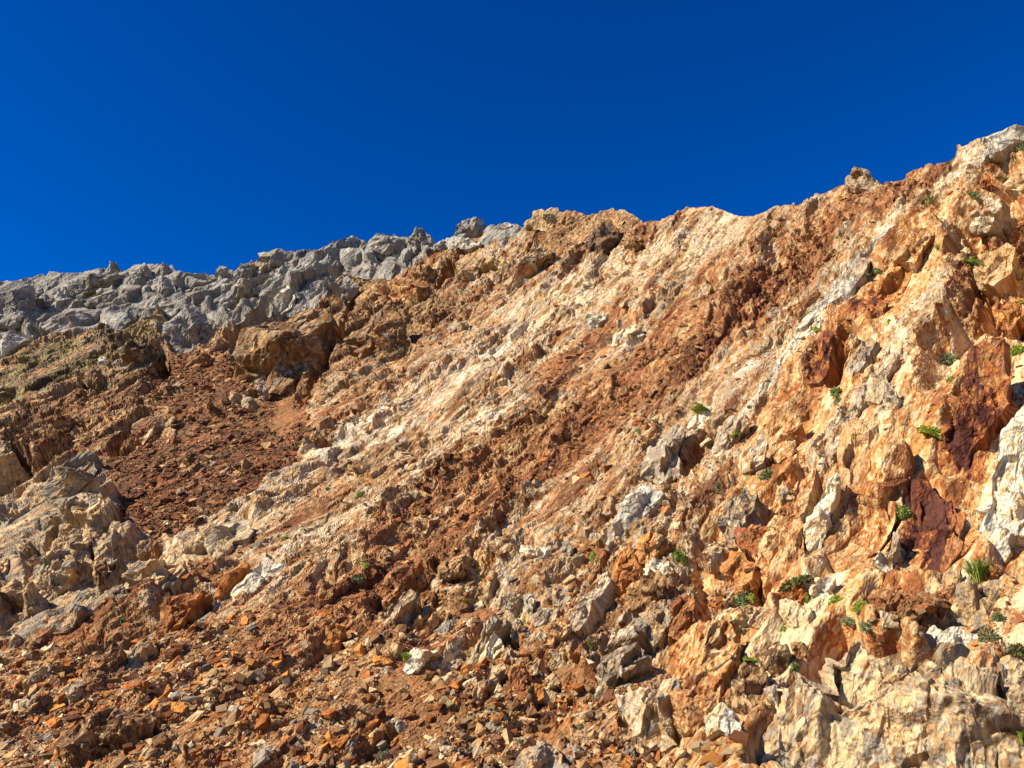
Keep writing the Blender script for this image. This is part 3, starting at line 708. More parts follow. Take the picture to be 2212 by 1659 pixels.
PAL['dark'] = ramp('dbrown:1', 'brown:1', 'dgrey:.6', 'drust:.8', 'tan:.4')
PN = list(PAL)
LUTS = np.stack([PAL[k] for k in PN])
PI = {k: i for i, k in enumerate(PN)}

ROCKLIST = []
for ln in ROCKS.strip().splitlines():
    kind, tl, pal, th, tilt, label, pts = ln.split('|')
    ox, oy = TILE[tl]
    xy = np.array([[float(a) for a in q.split(',')] for q in pts.split()])
    wall = kind == 'rock_outcrop' and tl in '63'
    ROCKLIST.append((kind, pal, float(th) * (.6 if wall else 1.15), float(tilt) * (.7 if wall else 1), label, xy / 3.0 + (ox, oy)))

def inside(poly, u, v):
    r = np.zeros(len(u), bool)
    x0, y0 = poly.min(0)
    x1, y1 = poly.max(0)
    m = np.nonzero((u > x0) & (u < x1) & (v > y0) & (v < y1))[0]
    if not len(m):
        return r
    uu, vv = u[m], v[m]
    c = np.zeros(len(m), bool)
    xj, yj = poly[-1]
    for xi, yi in poly:
        if yi != yj:
            c ^= ((yi > vv) != (yj > vv)) & (uu < (xj - xi) * (vv - yi) / (yj - yi) + xi)
        xj, yj = xi, yi
    r[m] = c
    return r

def line_dist(pts, u, v):
    d = np.full(len(u), 1e9)
    for (ax, ay), (bx, by) in zip(pts[:-1], pts[1:]):
        vx, vy = bx - ax, by - ay
        t = np.clip(((u - ax) * vx + (v - ay) * vy) / (vx * vx + vy * vy), 0, 1)
        d = np.minimum(d, np.hypot(u - ax - t * vx, v - ay - t * vy))
    return d

# ------------------------------------------------------------------ rock types laid over the hillside (survey outlines)
ZPOLY = [
  ('talus', [(-400, 1420), (0, 1420), (250, 1350), (450, 1330), (600, 1300), (760, 1290), (870, 1370), (960, 1290), (1080, 1300), (1120, 1400), (1060, 1480), (1280, 1440), (1330, 1500), (1420, 1659), (1400, 2000), (-400, 2000)]),
  ('grey', [(-500, 500), (-500, 780), (0, 790), (120, 740), (350, 720), (380, 760), (480, 740), (600, 690), (740, 640), (800, 600), (950, 540), (1130, 495), (1130, 300)]),
  ('brown', [(-500, 850), (0, 820), (330, 760), (500, 760), (600, 690), (740, 640), (760, 600), (900, 560), (960, 640), (1050, 660), (1010, 700), (760, 800), (640, 880), (400, 930), (230, 985), (-500, 1010)]),
  ('lichen', [(-500, 790), (0, 770), (120, 735), (340, 690), (365, 760), (330, 800), (200, 850), (60, 850), (-500, 880)]),
  ('pale', [(-500, 985), (0, 985), (220, 975), (285, 1150), (330, 1230), (250, 1330), (60, 1400), (-500, 1450)]),
  ('rustscree', [(220, 1010), (380, 950), (430, 925), (560, 880), (655, 868), (690, 960), (640, 1010), (560, 1080), (420, 1150), (330, 1165), (280, 1130), (255, 1060)]),
  ('rustscree', [(380, 770), (500, 760), (560, 800), (520, 870), (400, 900), (330, 870)]),
  ('brown', [(1130, 470), (1300, 450), (1420, 470), (1400, 530), (1270, 560), (1180, 540), (1130, 500)]),
  ('orange', [(1480, 1210), (1560, 1050), (1660, 850), (1740, 760), (1850, 600), (1960, 500), (2090, 400), (2212, 300), (2700, 0), (2700, 2000), (1440, 2000), (1420, 1560), (1480, 1400)]),
  ('talus', [(1560, 1230), (1640, 1220), (1640, 1290), (1540, 1300), (1500, 1260)]),
  ('redband', [(1900, 1345), (2080, 1290), (2150, 1300), (2000, 1380), (1900, 1390)]),
]
ZLINE = [
  ('redband', 62, [(560, 1420), (760, 1310), (950, 1160), (1150, 1030), (1300, 900), (1440, 780), (1600, 670)]),
  ('redband', 44, [(1560, 690), (1700, 590), (1800, 490), (1900, 420), (2000, 370), (2100, 330)]),
  ('redband', 26, [(1330, 680), (1280, 780), (1180, 800)]),
  ('cream', 50, [(380, 1190), (560, 1110), (700, 1010)]),
  ('cream', 44, [(680, 1020), (860, 900), (1000, 800), (1130, 720), (1210, 690)]),
  ('cream', 55, [(1150, 690), (1300, 630), (1460, 560), (1580, 480)]),
  ('cream', 26, [(450, 1300), (560, 1240), (760, 1130), (860, 1060), (960, 960), (1080, 880)]),
  ('cream', 22, [(1320, 1150), (1420, 1010), (1520, 920), (1640, 790), (1740, 690), (1870, 570), (1990, 430), (2120, 330), (2260, 230)]),
  ('cream', 26, [(1700, 1110), (1790, 960), (1870, 820), (1960, 700), (2030, 610)]),
  ('cream', 16, [(930, 1500), (1040, 1330), (1110, 1230)]),
  ('deepred', 20, [(1730, 860), (1800, 720), (1890, 660)]),
  ('rustorange', 24, [(1690, 1000), (1740, 880)]),
  ('rustorange', 20, [(1900, 1130), (1990, 950), (2060, 800)]), ('deepred', 22, [(2100, 1000), (2150, 800)]), ('redband', 18, [(2060, 640), (2130, 480)]), ('redband', 22, [(2140, 560), (2230, 450)]), ('redband', 14, [(1640, 1180), (1720, 1040)]),
  ('white', 11, [(1560, 960), (1690, 800), (1800, 650), (1900, 540)]),
  ('white', 8, [(600, 1060), (760, 960), (880, 880)]),
  ('white', 9, [(1000, 920), (1060, 890), (1120, 850)]),
]
ZSPOT = [('soil', 890, 1490, 80, 55), ('soil', 950, 1570, 85, 40), ('soil', 1010, 1330, 90, 22), ('soil', 610, 900, 26, 30), ('soil', 1230, 1470, 60, 25),
         ('soil', 1270, 1180, 40, 14), ('soil', 760, 1370, 60, 20), ('soil', 940, 1370, 40, 22), ('soil', 1160, 1600, 60, 25), ('soil', 470, 1260, 60, 18), ('soil', 1830, 1600, 10, 10)]
RELIEF = dict(buff=(.05, .15, .22, .25, .25, .24), grey=(.06, .48, .44, .2, .14, .12), lichen=(.05, .14, .24, .28, .26, .2), rustscree=(.02, .03, .06, .12, .2, .2),
  brown=(.06, .18, .30, .30, .28, .24), pale=(.05, .40, .36, .2, .16, .14), cream=(.05, .12, .17, .20, .21, .2), redband=(.05, .10, .22, .32, .32, .28),
  orange=(.08, .27, .16, .07, .06, .07), talus=(.03, .11, .18, .22, .26, .28), soil=(.02, .03, .05, .07, .12, .18))
SCREE = dict(buff=.4, grey=.03, lichen=.3, rustscree=2.6, brown=.7, pale=.12, cream=.2, redband=.9, orange=.08, talus=2.0, soil=.6)

# ------------------------------------------------------------------ the hillside
ug = np.concatenate([np.linspace(-420, -4, 75, endpoint=False), np.linspace(-4, 2216, 1010), np.linspace(2216, 2760, 111)[1:]])
NR = 605
VB = 1740.0
skyv = np.interp(ug, SKY[:, 0], SKY[:, 1])
tt = np.linspace(0, 1, NR)
Ug = np.repeat(ug[None], NR, 0)
Vg = VB + (skyv[None] - VB) * tt[:, None]
P0 = base(Ug, Vg)
Nn = base_n(Ug, Vg)
# crest rolls over and falls away behind
hd = rays(ug, skyv)
hd[:, 2] = 0
hd /= np.linalg.norm(hd, axis=1, keepdims=True)
top = P0[-1]
back, bn = [], []
for a, b in ((.12, .0), (.35, .04), (.7, .16), (1.2, .42), (2, 1.0), (3.5, 2.2), (6, 4.5), (11, 9.5), (20, 19), (40, 40)):
    back.append(top + hd * a + np.array([0, 0, -b]))
    bn.append(Nn[-1] * 0.5 + np.array([0, 0, .6]) + hd * 0.2)
# ground carried on under and behind the viewer
bot = P0[0]
front, fn = [], []
for t in (1.0, .7, .45, .28, .16, .08, .035, .012):
    tg = np.stack([bot[:, 0] * 1.3, np.full(len(bot), -9.0), bot[:, 2] * 0.3 - 2.6], -1)
    q = bot + (tg - bot) * t
    front.append(q)
    fn.append(Nn[0])
NF, NB = len(front), len(back)
P = np.concatenate([np.stack(front), P0, np.stack(back)], 0)
Nn = np.concatenate([np.stack(fn), Nn, np.stack(bn)], 0)
Nn /= np.linalg.norm(Nn, axis=-1, keepdims=True)
Ug = np.concatenate([np.repeat(ug[None], NF, 0), Ug, np.repeat(ug[None], NB, 0)], 0)
Vg = np.concatenate([np.full((NF, len(ug)), VB + 10), Vg, np.repeat((skyv - 1)[None], NB, 0)], 0)
GH, GW = P.shape[:2]
P = P.reshape(-1, 3)
Nn = Nn.reshape(-1, 3)
uf, vf = Ug.ravel(), Vg.ravel()
dist = np.linalg.norm(P - CAM, axis=1)
pix = dist / FPX * 2.16
pix[:NF * GW] = 0.03
P32 = P.astype(F)

# zones, with ragged borders
wu = 34 * fbm(bedspace(P32 / F(1.6), 2.5), 4, 101) + 14 * fbm(P32 * F(3), 3, 105)
wv = 34 * fbm(bedspace(P32 / F(1.6), 2.5) + F(5), 4, 111) + 14 * fbm(P32 * F(3) + F(5), 3, 115)
uz, vz = uf + wu, vf + wv
zone = np.full(len(P), PI['buff'])
for nme, poly in ZPOLY:
    kw = 2.2 if nme in ('grey', 'rustscree', 'talus') else 1.0
    zone[inside(np.array(poly, float), uf + kw * wu, vf + kw * wv)] = PI[nme]
streak = fbm(bedspace(P32 / F(0.5), 6.0), 3, 121)
for nme, wd, pl in ZLINE:
    d = line_dist(pl, uz, vz)
    zone[d < wd * ((0.95 + 0.8 * streak) if nme == 'redband' else (0.75 + 1.1 * streak))] = PI[nme]
gap = fbm(P32 * F(2.2), 3, 131)
for nme, x, y, a, b in ZSPOT:
    zone[((uz - x) / a) ** 2 + ((vz - y) / b) ** 2 < 1 + 1.2 * gap] = PI[nme]

def table(tb, default):
    arr = np.array([tb.get(k, default) for k in PN], float)
    return arr[zone]

RL = table({**RELIEF, 'white': RELIEF['cream'], 'deepred': RELIEF['orange'], 'rustorange': RELIEF['orange']}, RELIEF['buff'])
RL = RL.reshape(GH, GW, -1)
for _ in range(2):       # soften steps in roughness between rock types
    RL[1:-1] = (RL[:-2] + RL[1:-1] * 2 + RL[2:]) / 4
    RL[:, 1:-1] = (RL[:, :-2] + RL[:, 1:-1] * 2 + RL[:, 2:]) / 4
RL = RL.reshape(len(P), -1).astype(F)
rough = fbm(bedspace(P32 / F(1.3), 3.0), 3, 161)       # smooth ribs between broken ones
RL *= np.clip(0.95 + 2.0 * rough, 0.4, 1.5)[:, None]
BW = table(dict(orange=1.3, white=1.1, deepred=1.0, rustorange=1.0, cream=.85, buff=.75, redband=.6, grey=1.7, brown=.6, pale=.6, lichen=.4, talus=.6, soil=.1, rustscree=.04), .6)
BW = BW.reshape(GH, GW)
for _ in range(6):
    BW[1:-1] = (BW[:-2] + BW[1:-1] * 2 + BW[2:]) / 4
    BW[:, 1:-1] = (BW[:, :-2] + BW[:, 1:-1] * 2 + BW[:, 2:]) / 4
BW = BW.ravel()
crest = np.clip((skyv[None].repeat(GH, 0).ravel() - vf + 70) / 70, 0, 1)
amps = [RL[:, k] for k in range(6)]
H1, RND = relief(P32, pix, amps, 2.4, which=(0, 1, 2))
H1 = H1 + BW * (0.13 * beds(P32, 2.3, 301)[0] + 0.24 * beds(P32, 0.8, 303)[0])
H1 = H1 + fbm(bedspace(P32 / F(0.9), 4.0), 3, 151) * 0.06 * (RL[:, 2] / 0.2)
H1 = H1 * (1 - 0.6 * crest)
covered = np.zeros(len(P), bool)
sink = np.zeros(len(P))
for kind, pal, th, tilt, label, poly in ROCKLIST:
    c = poly.mean(0)
    m = inside(c + (poly - c) * 0.95, uf, vf)
    covered |= m
    ext = np.sqrt(np.ptp(poly[:, 0]) * np.ptp(poly[:, 1]))
    sink[m] = np.maximum(sink[m], 0.11 * ext * dist[m] / FPX)

def blur(a, nu, nv):
    a = a.reshape(GH, GW).astype(float)
    for ax, k in ((1, nu), (0, nv)):
        if k:
            c = np.cumsum(np.pad(a, [(k + 1, k) if j == ax else (0, 0) for j in (0, 1)], mode='edge'), ax)
            n = a.shape[ax]
            a = (np.take(c, np.arange(2 * k + 1, n + 2 * k + 1), ax) - np.take(c, np.arange(n), ax)) / (2 * k + 1)
    return a.ravel()

soft = np.clip(blur(blur(covered, 5, 5), 4, 4) * 1.3, 0, 1)
sink = blur(blur(sink, 4, 4), 3, 3)
H1 = H1 * (1 - soft) + np.minimum(H1, 0) * 0.3 * soft - sink

# clefts and hollows between the blocks: polyline, half width, depth (survey px)
CLEFTS = [([(650, 862), (700, 790), (735, 720), (760, 660)], 9, 46), ([(345, 770), (355, 800)], 14, 40), ([(60, 1300), (90, 1240), (75, 1180)], 12, 40), ([(10, 1350), (40, 1320)], 16, 40),
  ([(235, 1262), (262, 1235)], 14, 50), ([(300, 1300), (292, 1275)], 9, 30), ([(430, 1330), (455, 1295)], 9, 34), ([(1040, 1240), (1062, 1215)], 15, 52), ([(912, 1232), (925, 1255)], 11, 40), ([(945, 1245), (950, 1220)], 9, 34),
  ([(1795, 800), (1812, 760), (1830, 725)], 15, 60), ([(1112, 1385), (1122, 1345)], 8, 44), ([(1500, 985), (1530, 935)], 12, 50), ([(1480, 1010), (1500, 985)], 12, 40), ([(2165, 470), (2180, 450)], 16, 50), ([(2185, 680), (2205, 660)], 14, 50),
  ([(20, 960), (45, 975)], 14, 40), ([(245, 955), (275, 925)], 9, 40), ([(945, 605), (975, 585)], 10, 40), ([(1165, 565), (1150, 590)], 6, 34), ([(1305, 545), (1295, 555)], 6, 30), ([(120, 850), (160, 835)], 9, 34), ([(180, 820), (215, 830)], 8, 30),
  ([(500, 750), (560, 700)], 6, 30), ([(1545, 1330), (1500, 1310)], 12, 30), ([(1175, 1435), (1190, 1455)], 14, 36), ([(1700, 1440), (1712, 1425)], 8, 30), ([(150, 1120), (190, 1090)], 6, 30), ([(185, 1180), (215, 1225)], 6, 36), ([(125, 1150), (100, 1190)], 7, 36)]
for pl, wd, dp in CLEFTS:
    d = line_dist(pl, uf + 0.35 * wu, vf + 0.35 * wv) / 1.2
    H1 -= 1.5 * dp * dist / FPX * (1 - sstep(wd * .5, wd * 1.3, d))

def grid_normals(X):
    G = X.reshape(GH, GW, 3)
    du = np.zeros_like(G); dv = np.zeros_like(G)
    du[:, 1:-1] = G[:, 2:] - G[:, :-2]; du[:, 0] = du[:, 1]; du[:, -1] = du[:, -2]
    dv[1:-1] = G[2:] - G[:-2]; dv[0] = dv[1]; dv[-1] = dv[-2]
    n = np.cross(du, dv)
    n /= np.linalg.norm(n, axis=-1, keepdims=True) + 1e-12
    for _ in range(3):
        n[1:-1] = (n[:-2] + n[1:-1] * 2 + n[2:]) / 4
        n[:, 1:-1] = (n[:, :-2] + n[:, 1:-1] * 2 + n[:, 2:]) / 4
    n = n.reshape(-1, 3)
    n *= np.sign((n * Nn).sum(1))[:, None] + 1e-9
    return n / (np.linalg.norm(n, axis=1, keepdims=True) + 1e-12)

PT = P + Nn * H1[:, None]
# spread the rows evenly over the steps and risers
G3 = PT.reshape(GH, GW, 3)
seg = np.linalg.norm(np.diff(G3, axis=0), axis=-1) / dist.reshape(GH, GW)[1:]
seg = np.vstack([seg, seg[-1:]])
seg = blur(seg, 3, 1).reshape(GH, GW)[NF:NF + NR - 1]
seg = seg / seg.sum(0) + 0.22 / (NR - 1)
cum = np.vstack([np.zeros(GW), np.cumsum(seg, 0)])
tgt = np.linspace(0, 1, NR)
fi = np.stack([np.interp(tgt * cum[-1, c], cum[:, c], np.arange(NR)) for c in range(GW)], 1) + NF
fi = np.vstack([np.repeat(np.arange(NF)[:, None], GW, 1), fi, np.repeat(np.arange(NF + NR, GH)[:, None], GW, 1)])
i0 = np.clip(np.floor(fi).astype(int), 0, GH - 2)
fr = (fi - i0).ravel()
ia = (i0 * GW + np.arange(GW)[None]).ravel()
ib = ia + GW
inr = np.where(fr < .5, ia, ib)
lerp = lambda a: (a[ia] * (1 - fr)[:, None] + a[ib] * fr[:, None]) if a.ndim > 1 else a[ia] * (1 - fr) + a[ib] * fr
PT, Nn, RL, BW, pix, crest, uf, vf, dist = (lerp(a) for a in (PT, Nn, RL, BW, pix, crest, uf, vf, dist))
RL = RL.astype(F)
amps = [RL[:, k] for k in range(6)]
zone, covered, RND = zone[inr], covered[inr], RND[inr]
N2 = grid_normals(PT) * 0.25 + Nn * 0.75 + np.array([-.1, -.25, 0])
N2 /= np.linalg.norm(N2, axis=1, keepdims=True)
Q32 = PT.astype(F)
H2, RND = relief(Q32, pix, amps, 2.0, which=(3, 4, 5), rnd=RND)
H2 = H2 + fbm(bedspace(Q32 / F(0.13), 7.0), 3, 141) * 0.014 * (RL[:, 2] / 0.2)
H2 = H2 + 0.12 * BW * beds(Q32, 0.24, 307)[0] * np.clip((0.05 - pix) / 0.02, 0, 1)
H2 = H2 * (1 - 0.35 * crest)
PT = PT + N2 * H2[:, None]
P32 = PT.astype(F)

TC = pigment(P32, RND, zone, bw=table(dict(orange=1.7, cream=1.5, white=1.5, redband=1.3, buff=1.2), 1.0).astype(F))
idx = np.arange(GH * GW).reshape(GH, GW)
quads = np.stack([idx[:-1, :-1], idx[:-1, 1:], idx[1:, 1:], idx[1:, :-1]], -1).reshape(-1, 4)
link('mountainside', mesh_from('mountainside', PT, quads, TC, MAT_ROCK), kind='structure')

# ------------------------------------------------------------------ the surveyed rocks
def outline(poly, n, rough, seed):
    q = np.vstack([poly, poly[:1]])
    seg = np.hypot(*np.diff(q, axis=0).T)
    s = np.r_[0, np.cumsum(seg)]
    t = np.linspace(0, s[-1], n, endpoint=False)
    b = np.stack([np.interp(t, s, q[:, 0]), np.interp(t, s, q[:, 1])], -1)
    sz = math.sqrt(np.ptp(poly[:, 0]) * np.ptp(poly[:, 1]))
    pp = np.c_[b / (sz * 0.22), np.full(n, seed * 3.7)].astype(F)
    b[:, 0] += rough * sz * fbm(pp, 4, 3)
    b[:, 1] += rough * sz * fbm(pp + F(50), 4, 4)
    return b

bpy.context.view_layer.update()
DG = bpy.context.evaluated_depsgraph_get()

def ground(u, v):
    ok, loc, *_ = SC.ray_cast(DG, Vector(CAM), Vector(rays(u, v)).normalized())
    return np.array(loc) if ok else None

def samples(poly, n, r):
    out_ = []
    for _ in range(n * 12):
        q = poly.min(0) + r.random(2) * np.ptp(poly, axis=0)
        if q[1] < 1735 and inside(poly, q[:1], q[1:])[0]:
            out_.append(q)
            if len(out_) == n:
                break
    return out_

PROBE = []
for k_, rk in enumerate(ROCKLIST):
    PROBE.append([g for g in (ground(*q) for q in samples(rk[5], 26, np.random.default_rng(k_))) if g is not None])

def build_rock(kind, pal, th, tilt, label, poly, seed):
    r = np.random.default_rng(seed)
    c = poly.mean(0)
    ext = math.sqrt(np.ptp(poly[:, 0]) * np.ptp(poly[:, 1]))
    per = np.hypot(*np.diff(np.vstack([poly, poly[:1]]), axis=0).T).sum() / 2.16
    nb = int(np.clip(per * 0.9, 26, 520))
    nr = int(np.clip(ext / 2.16 * 0.46, 6, 130))
    ns = max(3, nr // 5)
    # the rock's face plane hinges near the foot of the outline and leans between the slope and upright
    vb = poly[:, 1].max()
    pv = np.array([c[0], c[1] + (vb - c[1]) * 0.55])
    p0 = base(pv[0:1], pv[1:2])[0]
    ns0 = base_n(c[0:1], c[1:2])[0]
    d0 = np.linalg.norm(p0 - CAM)
    toc = (CAM - p0) / d0
    toc = toc * np.array([1, 1, .6]) + np.array([-0.12, 0, 0.10])
    n = ns0 * (1 - tilt) + toc / np.linalg.norm(toc) * tilt
    n += r.normal(size=3) * 0.10
    n /= np.linalg.norm(n)
    mpp = d0 / FPX
    size = ext * mpp
    pr = PROBE[seed - 1000]
    up_ = np.quantile([(g - p0) @ n for g in pr], .86) if pr else 0.0
    p0 = p0 + n * (np.clip(up_, -0.05 * size, 0.7 * size + 0.3) + 0.05 * size)
    ob = outline(poly, nb, 0.045, seed)
    rr = np.linspace(0, 1, nr + 1)[1:] ** 0.85
    img = c + (ob[None] - c) * rr[:, None, None]
    d = rays(img[..., 0], img[..., 1])
    t = ((p0 - CAM) @ n) / (d @ n)
    W = CAM + d * t[..., None]
    ctr = W.mean((0, 1))
    ax = np.cross(n, [0, 0, 1.0]); ax /= np.linalg.norm(ax)
    ay = np.cross(n, ax)
    x, y = (W - ctr) @ ax, (W - ctr) @ ay
    Ht = th * size / (1 + 0.22 * size)
    e = 1 - rr[:, None]
    h = Ht * np.minimum(1, e / 0.13) ** 0.9 * np.ones_like(x)
    for k in range(8):      # planes of breakage cut the top
        a = r.uniform(0, 2 * math.pi)
        sl = r.uniform(0.15, 1.0)
        h = np.minimum(h, Ht * r.uniform(0.65, 1.25) - sl * (np.cos(a) * x + np.sin(a) * y))
    h = np.maximum(h, -0.02 * size)
    V = W + n * h[..., None]
    # flanks run back into the hill
    fl = []
    last = V[-1]
    for k in range(1, ns + 1):
        q = k / ns
        fl.append(last + (ctr - last) * 0.22 * q ** 1.5 - n * (0.75 * size * q) - np.array([0, 0, .12 * size * q]))
    V = np.concatenate([V, np.stack(fl)], 0)
    nrow = V.shape[0]
    flat = V.reshape(-1, 3)
    cen = (W[0].mean(0) + n * h[0].mean())[None]
    end = V[-1].mean(0)[None]
    flat = np.concatenate([flat, cen, end], 0)
    f32 = flat.astype(F)
    px = np.full(len(flat), mpp * 2.16)
    own = [size * q for q in (.85, .46, .24, .12, .06, .03)]     # breakage in proportion to the block
    own = [min(a_, b_) for a_, b_ in zip(own, (3.2, 1.4, .6, .26, .11, .045))]
    planar = pal in ('deepred', 'white', 'chalkslab', 'orange', 'cream', 'rustorange', 'slate', 'grey')
    af = (.10, .34, .26, .11, .08, .08) if planar else (.08, .30, .30, .20, .16, .15)
    hh, rnd = relief(f32, px, [np.full(len(flat), a_, F) for a_ in af], 1.6, seed=200, sizes=own)
    hh = hh + fbm(bedspace(f32 / F(0.16), 7.0), 3, 141) * 0.012 * min(1, size)
    hh = np.clip(hh, -0.2 * size, 0.2 * size)
    nv = np.repeat(n[None], len(flat), 0)
    rim = (flat - ctr)
    rim -= np.outer(rim @ n, n)
    rim /= np.linalg.norm(rim, axis=1, keepdims=True) + 1e-6
    mixr = np.zeros(len(flat))
    mixr[(nr) * nb:nrow * nb] = 1
    mixr[:nr * nb] = np.repeat(rr ** 5 * 0.7, nb)
    nv = nv * (1 - mixr[:, None]) + rim * mixr[:, None]
    flat = flat + nv * hh[:, None]
    col = pigment(f32, rnd, pal, max(0.5, min(1.2, size)), r.uniform(.35, .65), 0.65 if size < 1.5 and pal not in ('deepred', 'rustorange', 'orange', 'hero') else 0.95, 2.0 if pal in ('deepred', 'rustorange', 'orange', 'cream', 'chalkslab') else 1.0)
    i = np.arange(nrow * nb).reshape(nrow, nb)
    j = np.roll(i, -1, 1)
    q = np.stack([i[:-1], i[1:], j[1:], j[:-1]], -1).reshape(-1, 4)
    a, b = i[0], j[0]
    tri1 = np.stack([np.full(nb, nrow * nb), a, b], -1)
    tri2 = np.stack([np.full(nb, nrow * nb + 1), j[-1], i[-1]], -1)
    tris = np.concatenate([q[:, [0, 1, 2]], q[:, [0, 2, 3]], tri1, tri2])
    org = ctr - n * 0.3 * size
    o = link(kind, mesh_from(kind, flat - org, tris, col, MAT_ROCK), label, {'rock_outcrop': 'outcrop', 'flat_rock': 'rock slab'}.get(kind, kind))
    o.location = org
    return o

for n_, rk in enumerate(ROCKLIST):
    build_rock(*rk, seed=1000 + n_)

# ------------------------------------------------------------------ loose stones
def stone_template(seed, flat, pts=13, sub=False):
    r = np.random.default_rng(seed)
    v = np.array([(x, y, z) for x in (-1, 1) for y in (-1, 1) for z in (-1, 1)], float)
    v = v * np.array([1.0, r.uniform(.5, .9), flat]) + r.normal(size=(8, 3)) * np.array([.28, .25, .16 * min(1, flat * 2)])
    v = v[r.permutation(8)[:r.integers(6, 9)]]
    if pts > 10:
        v = np.vstack([v, r.uniform(-.8, .8, (pts - 10, 3)) * np.array([1.2, .9, flat * 1.3])])
    v *= 0.85
    bm = bmesh.new()
    for q in v:
        bm.verts.new(q)
    bmesh.ops.convex_hull(bm, input=bm.verts)
    loose = [x for x in bm.verts if not x.link_faces]
    bmesh.ops.delete(bm, geom=loose, context='VERTS')
    if sub:
        bmesh.ops.bevel(bm, geom=list(bm.edges), offset=0.025, segments=1, affect='EDGES', clamp_overlap=True)
        bmesh.ops.subdivide_edges(bm, edges=list(bm.edges), cuts=1, use_grid_fill=True)
        for x in bm.verts:
            q = np.array([x.co[:]], F)
            x.co += x.co.normalized() * float(fbm(q * F(2.3) + F(seed), 3, 7)[0]) * 0.05
    bmesh.ops.triangulate(bm, faces=bm.faces)
    bm.normal_update()
    bm.verts.index_update()
    vv = np.array([x.co[:] for x in bm.verts], F)
    ff = np.array([[x.index for x in f.verts] for f in bm.faces], np.int32)
    bm.free()
    return vv, ff

TEMPL = [stone_template(50 + k, [.28, .35, .42, .5, .6, .3, .38, .45][k % 8], 9 + k % 3) for k in range(16)]
SN = grid_normals(PT)
dens = np.array([SCREE.get(k, .15) for k in PN])[zone]
clump = np.clip(0.6 + 1.4 * fbm(P32 * F(0.9), 3, 401), 0.03, 2)
row = np.arange(GH * GW) // GW
vis = (row >= NF) & (row < NF + NR - 6) & (uf > -60) & (uf < 2270) & ~covered
wgt = dens * clump * vis
wgt[np.roll(covered, 3 * GW) & vis] *= 2.0
wgt /= wgt.sum()
NS = 60000
pick = rng.choice(len(P), NS, p=wgt)
big = rng.pareto(1.75, NS) + 1
size = np.clip(big, 1, 12) * 0.0062
size = np.maximum(size, pix[pick] * 0.62 * rng.uniform(.7, 1.5, NS))
size[zone[pick] == PI['rustscree']] *= 1.5
size = np.minimum(size, 0.16)
STONEPAL = {'rustscree': ['rust', 'drust', 'rust', 'brown', 'drust', 'dbrown', 'brown', 'tan', 'rust'], 'talus': ['tan', 'rust', 'dorange', 'buff', 'brown', 'tan', 'orange', 'warmgrey', 'drust', 'cream', 'brown'],
            'soil': ['soil', 'brown', 'tan', 'rust', 'buff'], 'redband': ['rust', 'drust', 'brown', 'tan', 'dorange', 'rust'], 'brown': ['brown', 'tan', 'rust', 'buff', 'dbrown'],
            'lichen': ['dbrown', 'olive', 'brown', 'tan'], 'grey': ['grey', 'warmgrey']}

def stone_colours(zn, n, r):
    names = STONEPAL.get(zn, ['tan', 'buff', 'rust', 'brown', 'cream', 'warmgrey', 'dorange'])
    return np.array([C[names[k]] for k in r.integers(0, len(names), n)]) * r.uniform(.7, 1.25, (n, 1))

def frames(nrm, r, tiltsd):
    n = nrm + r.normal(size=nrm.shape) * tiltsd
    n /= np.linalg.norm(n, axis=1, keepdims=True)
    a = r.normal(size=nrm.shape)
    x = a - (a * n).sum(1, keepdims=True) * n
    x /= np.linalg.norm(x, axis=1, keepdims=True)
    return np.stack([x, np.cross(n, x), n], -1)      # columns

scol = np.zeros((NS, 3))
for zi in np.unique(zone[pick]):
    m = np.nonzero(zone[pick] == zi)[0]
    scol[m] = stone_colours(PN[zi], len(m), rng)
up = SN[pick] * 0.7 + np.array([0, 0, .3])
fr_ = frames(up, rng, 0.32)
cen = PT[pick] + SN[pick] * (size * 0.02)[:, None]
tid = rng.integers(0, len(TEMPL), NS)
VV, FF, CC, off = [], [], [], 0
for k, (tv, tf) in enumerate(TEMPL):
    m = np.nonzero(tid == k)[0]
    v = np.einsum('nij,vj->nvi', fr_[m] * size[m][:, None, None], tv) + cen[m][:, None]
    VV.append(v.reshape(-1, 3))
    FF.append((tf[None] + (off + np.arange(len(m)) * len(tv))[:, None, None]).reshape(-1, 3))
    CC.append(np.repeat(scol[m], len(tv), 0))
    off += len(m) * len(tv)
link('scree', mesh_from('scree', np.concatenate(VV), np.concatenate(FF), np.concatenate(CC), MAT_ROCK), 'loose rusty scree chips strewn over the slope', 'scree', kind='stuff')

# the larger stones, one object each
bpy.context.view_layer.update()
DG = bpy.context.evaluated_depsgraph_get()

def hit(u, v):
    d = Vector(rays(u, v)).normalized()
    ok, loc, nrm, _, ob, _ = SC.ray_cast(DG, Vector(CAM), d)
    return (np.array(loc), np.array(nrm), ob) if ok else (None, None, None)

